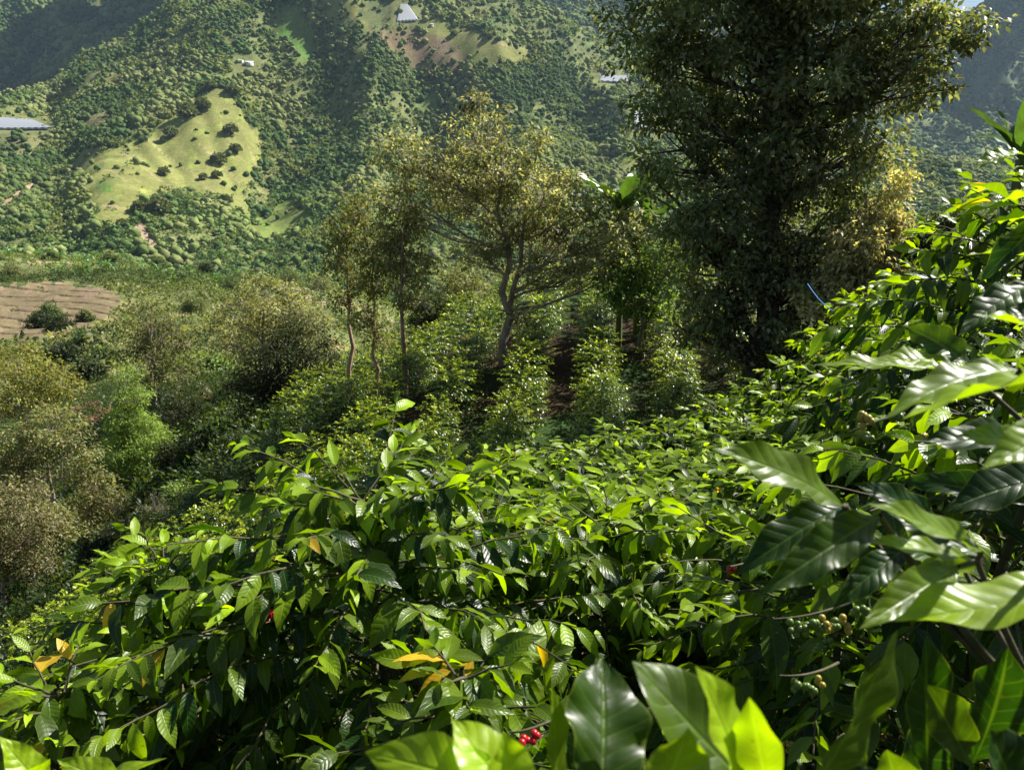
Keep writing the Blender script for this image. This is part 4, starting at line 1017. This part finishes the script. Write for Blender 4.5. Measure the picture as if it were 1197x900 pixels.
def fern(label, px, Y, seed):
    g = np.random.default_rng(seed); x = (px - 598.5) / F_PX * Y; z = Hs(x, Y)
    t = thing('fern', label, 'fern', (x, Y, z))
    B, D, N_, L_ = [], [], [], []
    tb = Tubes()
    for f in range(16):
        a = f * 2.4; Lf = g.uniform(1.0, 1.6); s = np.linspace(0, 1, 22)
        pts = np.stack([np.cos(a) * Lf * s * .8, np.sin(a) * Lf * s * .8, .9 * Lf * (s * 1.3 - .95 * s ** 2) + .4 * s], 1)
        tb.add(pts, .008 * (1 - s) + .002, 4)
        T = norm(np.gradient(pts, axis=0)); S = np.cross(T, [0, 0, 1.])
        for k in range(2, 22):
            for sg in (-1, 1):
                B.append(pts[k]); D.append(S[k] * sg + T[k] * .4); N_.append([0, 0, 1.]); L_.append(.34 * math.sin(math.pi * (.1 + .85 * s[k])))
    tb.build('stalks', M_TWIG, t); n = len(B)
    V, Fc, Cc = diamonds(np.array(B), np.array(D), np.array(N_), np.array(L_), np.array(L_) * .2, jcol([(.09, .15, .04)], n, g))
    mk('fronds', V, Fc, M_LEAFMID, t, Cc, smooth=False)
fern('feathery pale green fern in front of the coffee rows', 508, 17.5, 921)
tb = Tubes(); a = P(944, 332, 8.6); b = P(974, 364, 7.6); s = np.linspace(0, 1, 10)[:, None]
pts = a * (1 - s) + b * s; pts[:, 2] -= (.03 * np.sin(math.pi * s))[:, 0]
o_loc = pts[-1].copy(); tb.add(pts - o_loc, np.full(10, .005), 5)
o = tb.build('cord', M_BLUE, None); o.location = tuple(o_loc); tag(o, 'thin blue cord slanting down in front of the huge dark tree', 'cord')
tb = Tubes(); a = P(634, 325, 31); b = P(638, 346, 31)
a = P(633, 322, 40); b = P(639, 348, 40); gz = Hs(b[0], 40); tb.add([[0, 0, 0], b - np.array([b[0], 40, gz]), a - np.array([b[0], 40, gz]) ], [.03, .03, .03], 6)
o = tb.build('stake', M_BLUE, None); o.location = (b[0], 40, gz); tag(o, 'thin blue stake right of the golden tree trunk', 'stake')

# ------------------------------------------------------------------ weeds covering the slopes
def weeds(label, n, ylo, yhi, plo, phi, c, L, seed, k=14, r=.35):
    g = np.random.default_rng(seed); y = np.exp(g.uniform(math.log(ylo), math.log(yhi), n))
    x = g.uniform((plo - 598.5) / F_PX, (phi - 598.5) / F_PX, n) * y; z = H(x, y)
    s = (.6 + .8 * g.random(n)) * (1 + .5 * fbm(x / 4, y / 4, 2, seed))
    sc = np.clip(y / 20, .35, 2.2)
    i = np.repeat(np.arange(n), k); m = len(i)
    off = norm(g.normal(0, 1, (m, 3))) * (g.random((m, 1)) ** .5) * (r * s * sc)[i][:, None]; off[:, 2] = np.abs(off[:, 2])
    B = np.stack([x, y, z], 1)[i] + off
    V, Fc, Cc = diamonds(B, norm(off) + g.normal(0, .5, (m, 3)), norm(np.array([0, 0, 1.]) + g.normal(0, .5, (m, 3))), L * sc[i] * g.uniform(.6, 1.3, m), L * .45 * sc[i], jcol(c, m, g) * g.uniform(.7, 1.3, (n, 1))[i])
    return tag(mk('undergrowth', V, Fc, M_LEAFMID, None, Cc, smooth=False), label, 'undergrowth', None, 'stuff')
weeds('low weeds and seedlings covering the gully floor', 7000, 18, 130, -60, 420, [(.025, .05, .012), (.04, .07, .018), (.06, .08, .025)], .16, 61, k=16, r=.5)
weeds('dark weeds under the coffee bushes', 5000, 1.2, 22, -120, 1300, [(.03, .06, .015), (.05, .08, .02)], .22, 62, k=12, r=.5)
weeds('weeds and ferns between the coffee rows', 250, 15, 55, 420, 1150, [(.04, .07, .018), (.06, .08, .025), (.10, .09, .04)], .14, 63, k=12, r=.4)

# ------------------------------------------------------------------ unseen clouds above the frame, added to shade the back slopes
AZ, EL = R(60), R(47)       # sun azimuth clockwise from +Y, elevation
sd = np.array([math.sin(AZ) * math.cos(EL), math.cos(AZ) * math.cos(EL), math.sin(EL)])
M_CLOUD = plain('cloud_white', (.9, .9, .9), 1, None, .01, 0)
def cloud(label, px, py, Y, parts, seed):
    c = P(px, py, Y); k = (1750 - c[2]) / sd[2]; c = c + sd * k
    g = np.random.default_rng(seed); V0, F0 = ico(4); V = []; Fc = []
    for q in range(parts[2]):
        f = (q + .5) / parts[2] * 2 - 1
        o = np.array([f * parts[0] * .8, g.normal(0, .25) * parts[1], g.normal(0, 20)]); rr = np.array([parts[0] / parts[2] * 1.9, parts[1] * g.uniform(.7, 1.1), 70])
        n = 1 + .35 * fbm(V0[:, 0] * 2 + q * 7, V0[:, 1] * 2 + V0[:, 2], 4, seed)
        Fc.append(F0 + len(V0) * len(V)); V.append(V0 * n[:, None] * rr + o)
    o = mk('cloud', np.concatenate(V), np.concatenate(Fc), M_CLOUD); o.location = tuple(c); tag(o, label, 'cloud', kind='thing')
cloud('broad unseen cloud added above the frame to shade the back left mountains', 90, 85, 2700, (520, 330, 5), 71)
0 and cloud('white cloud high over the top of the sunlit spur', 240, 5, 1850, (150, 90, 4), 72)
cloud('long unseen cloud added above the frame to shade the back right mountain', 1130, 40, 3300, (700, 300, 5), 73)

# ------------------------------------------------------------------ air
V = []; Fc = []
x0, x1, ya, yb, za, zb = -15000, 15000, -60, 7300, float(Z.min()) - 1, float(Z.max()) + 30
box(V, Fc, x0, x1, ya, yb, za, zb); Fc.append([3, 2, 1, 0])
m, nt, N = newmat('air'); out = N('ShaderNodeOutputMaterial'); pv = N('ShaderNodeVolumePrincipled')
pv.inputs['Color'].default_value = (.55, .75, 1, 1); pv.inputs['Density'].default_value = .00003; pv.inputs['Anisotropy'].default_value = .2
nt.links.new(pv.outputs[0], out.inputs['Volume'])
hz = mk('haze', np.array(V), np.array(Fc), m, None, smooth=False); tag(hz, 'thin bluish haze filling the valley', 'haze', None, 'stuff')

# ------------------------------------------------------------------ light
w = bpy.data.worlds.new('World'); scene.world = w; w.use_nodes = True; nt = w.node_tree
sky = nt.nodes.new('ShaderNodeTexSky'); sky.sky_type = 'NISHITA'; sky.sun_disc = False; sky.sun_elevation = EL; sky.sun_rotation = AZ
sky.air_density = 1; sky.dust_density = .8
bg = nt.nodes['Background']; bg.inputs[1].default_value = .042; nt.links.new(sky.outputs[0], bg.inputs[0])
sl = bpy.data.lights.new('sun', 'SUN'); sl.energy = 5; sl.angle = R(.5); sl.color = (1, .96, .88)
so = bpy.data.objects.new('sun', sl); col.objects.link(so)
from mathutils import Vector
so.rotation_euler = Vector(sd).to_track_quat('Z', 'Y').to_euler(); so.location = (0, 0, 900)

cam = bpy.data.cameras.new('camera'); co = bpy.data.objects.new('camera', cam); col.objects.link(co); scene.camera = co
cam.sensor_width = 36; cam.lens = 36 * F_PX / 1197; cam.clip_start = .02; cam.clip_end = 20000
co.location = (0, 0, 0); co.rotation_euler = (R(90) - PITCH, 0, 0)
cam.dof.use_dof = True; cam.dof.focus_distance = 5; cam.dof.aperture_fstop = 9
vs = scene.view_settings; vs.view_transform = 'Standard'; vs.look = 'None'; vs.exposure = 1.17; vs.gamma = 1; vs.use_curve_mapping = False
scene.cycles.max_bounces = 6; scene.cycles.transmission_bounces = 4; scene.cycles.volume_bounces = 0; scene.cycles.diffuse_bounces = 2; scene.cycles.glossy_bounces = 2
scene.cycles.volume_step_rate = 10; scene.cycles.volume_max_steps = 32
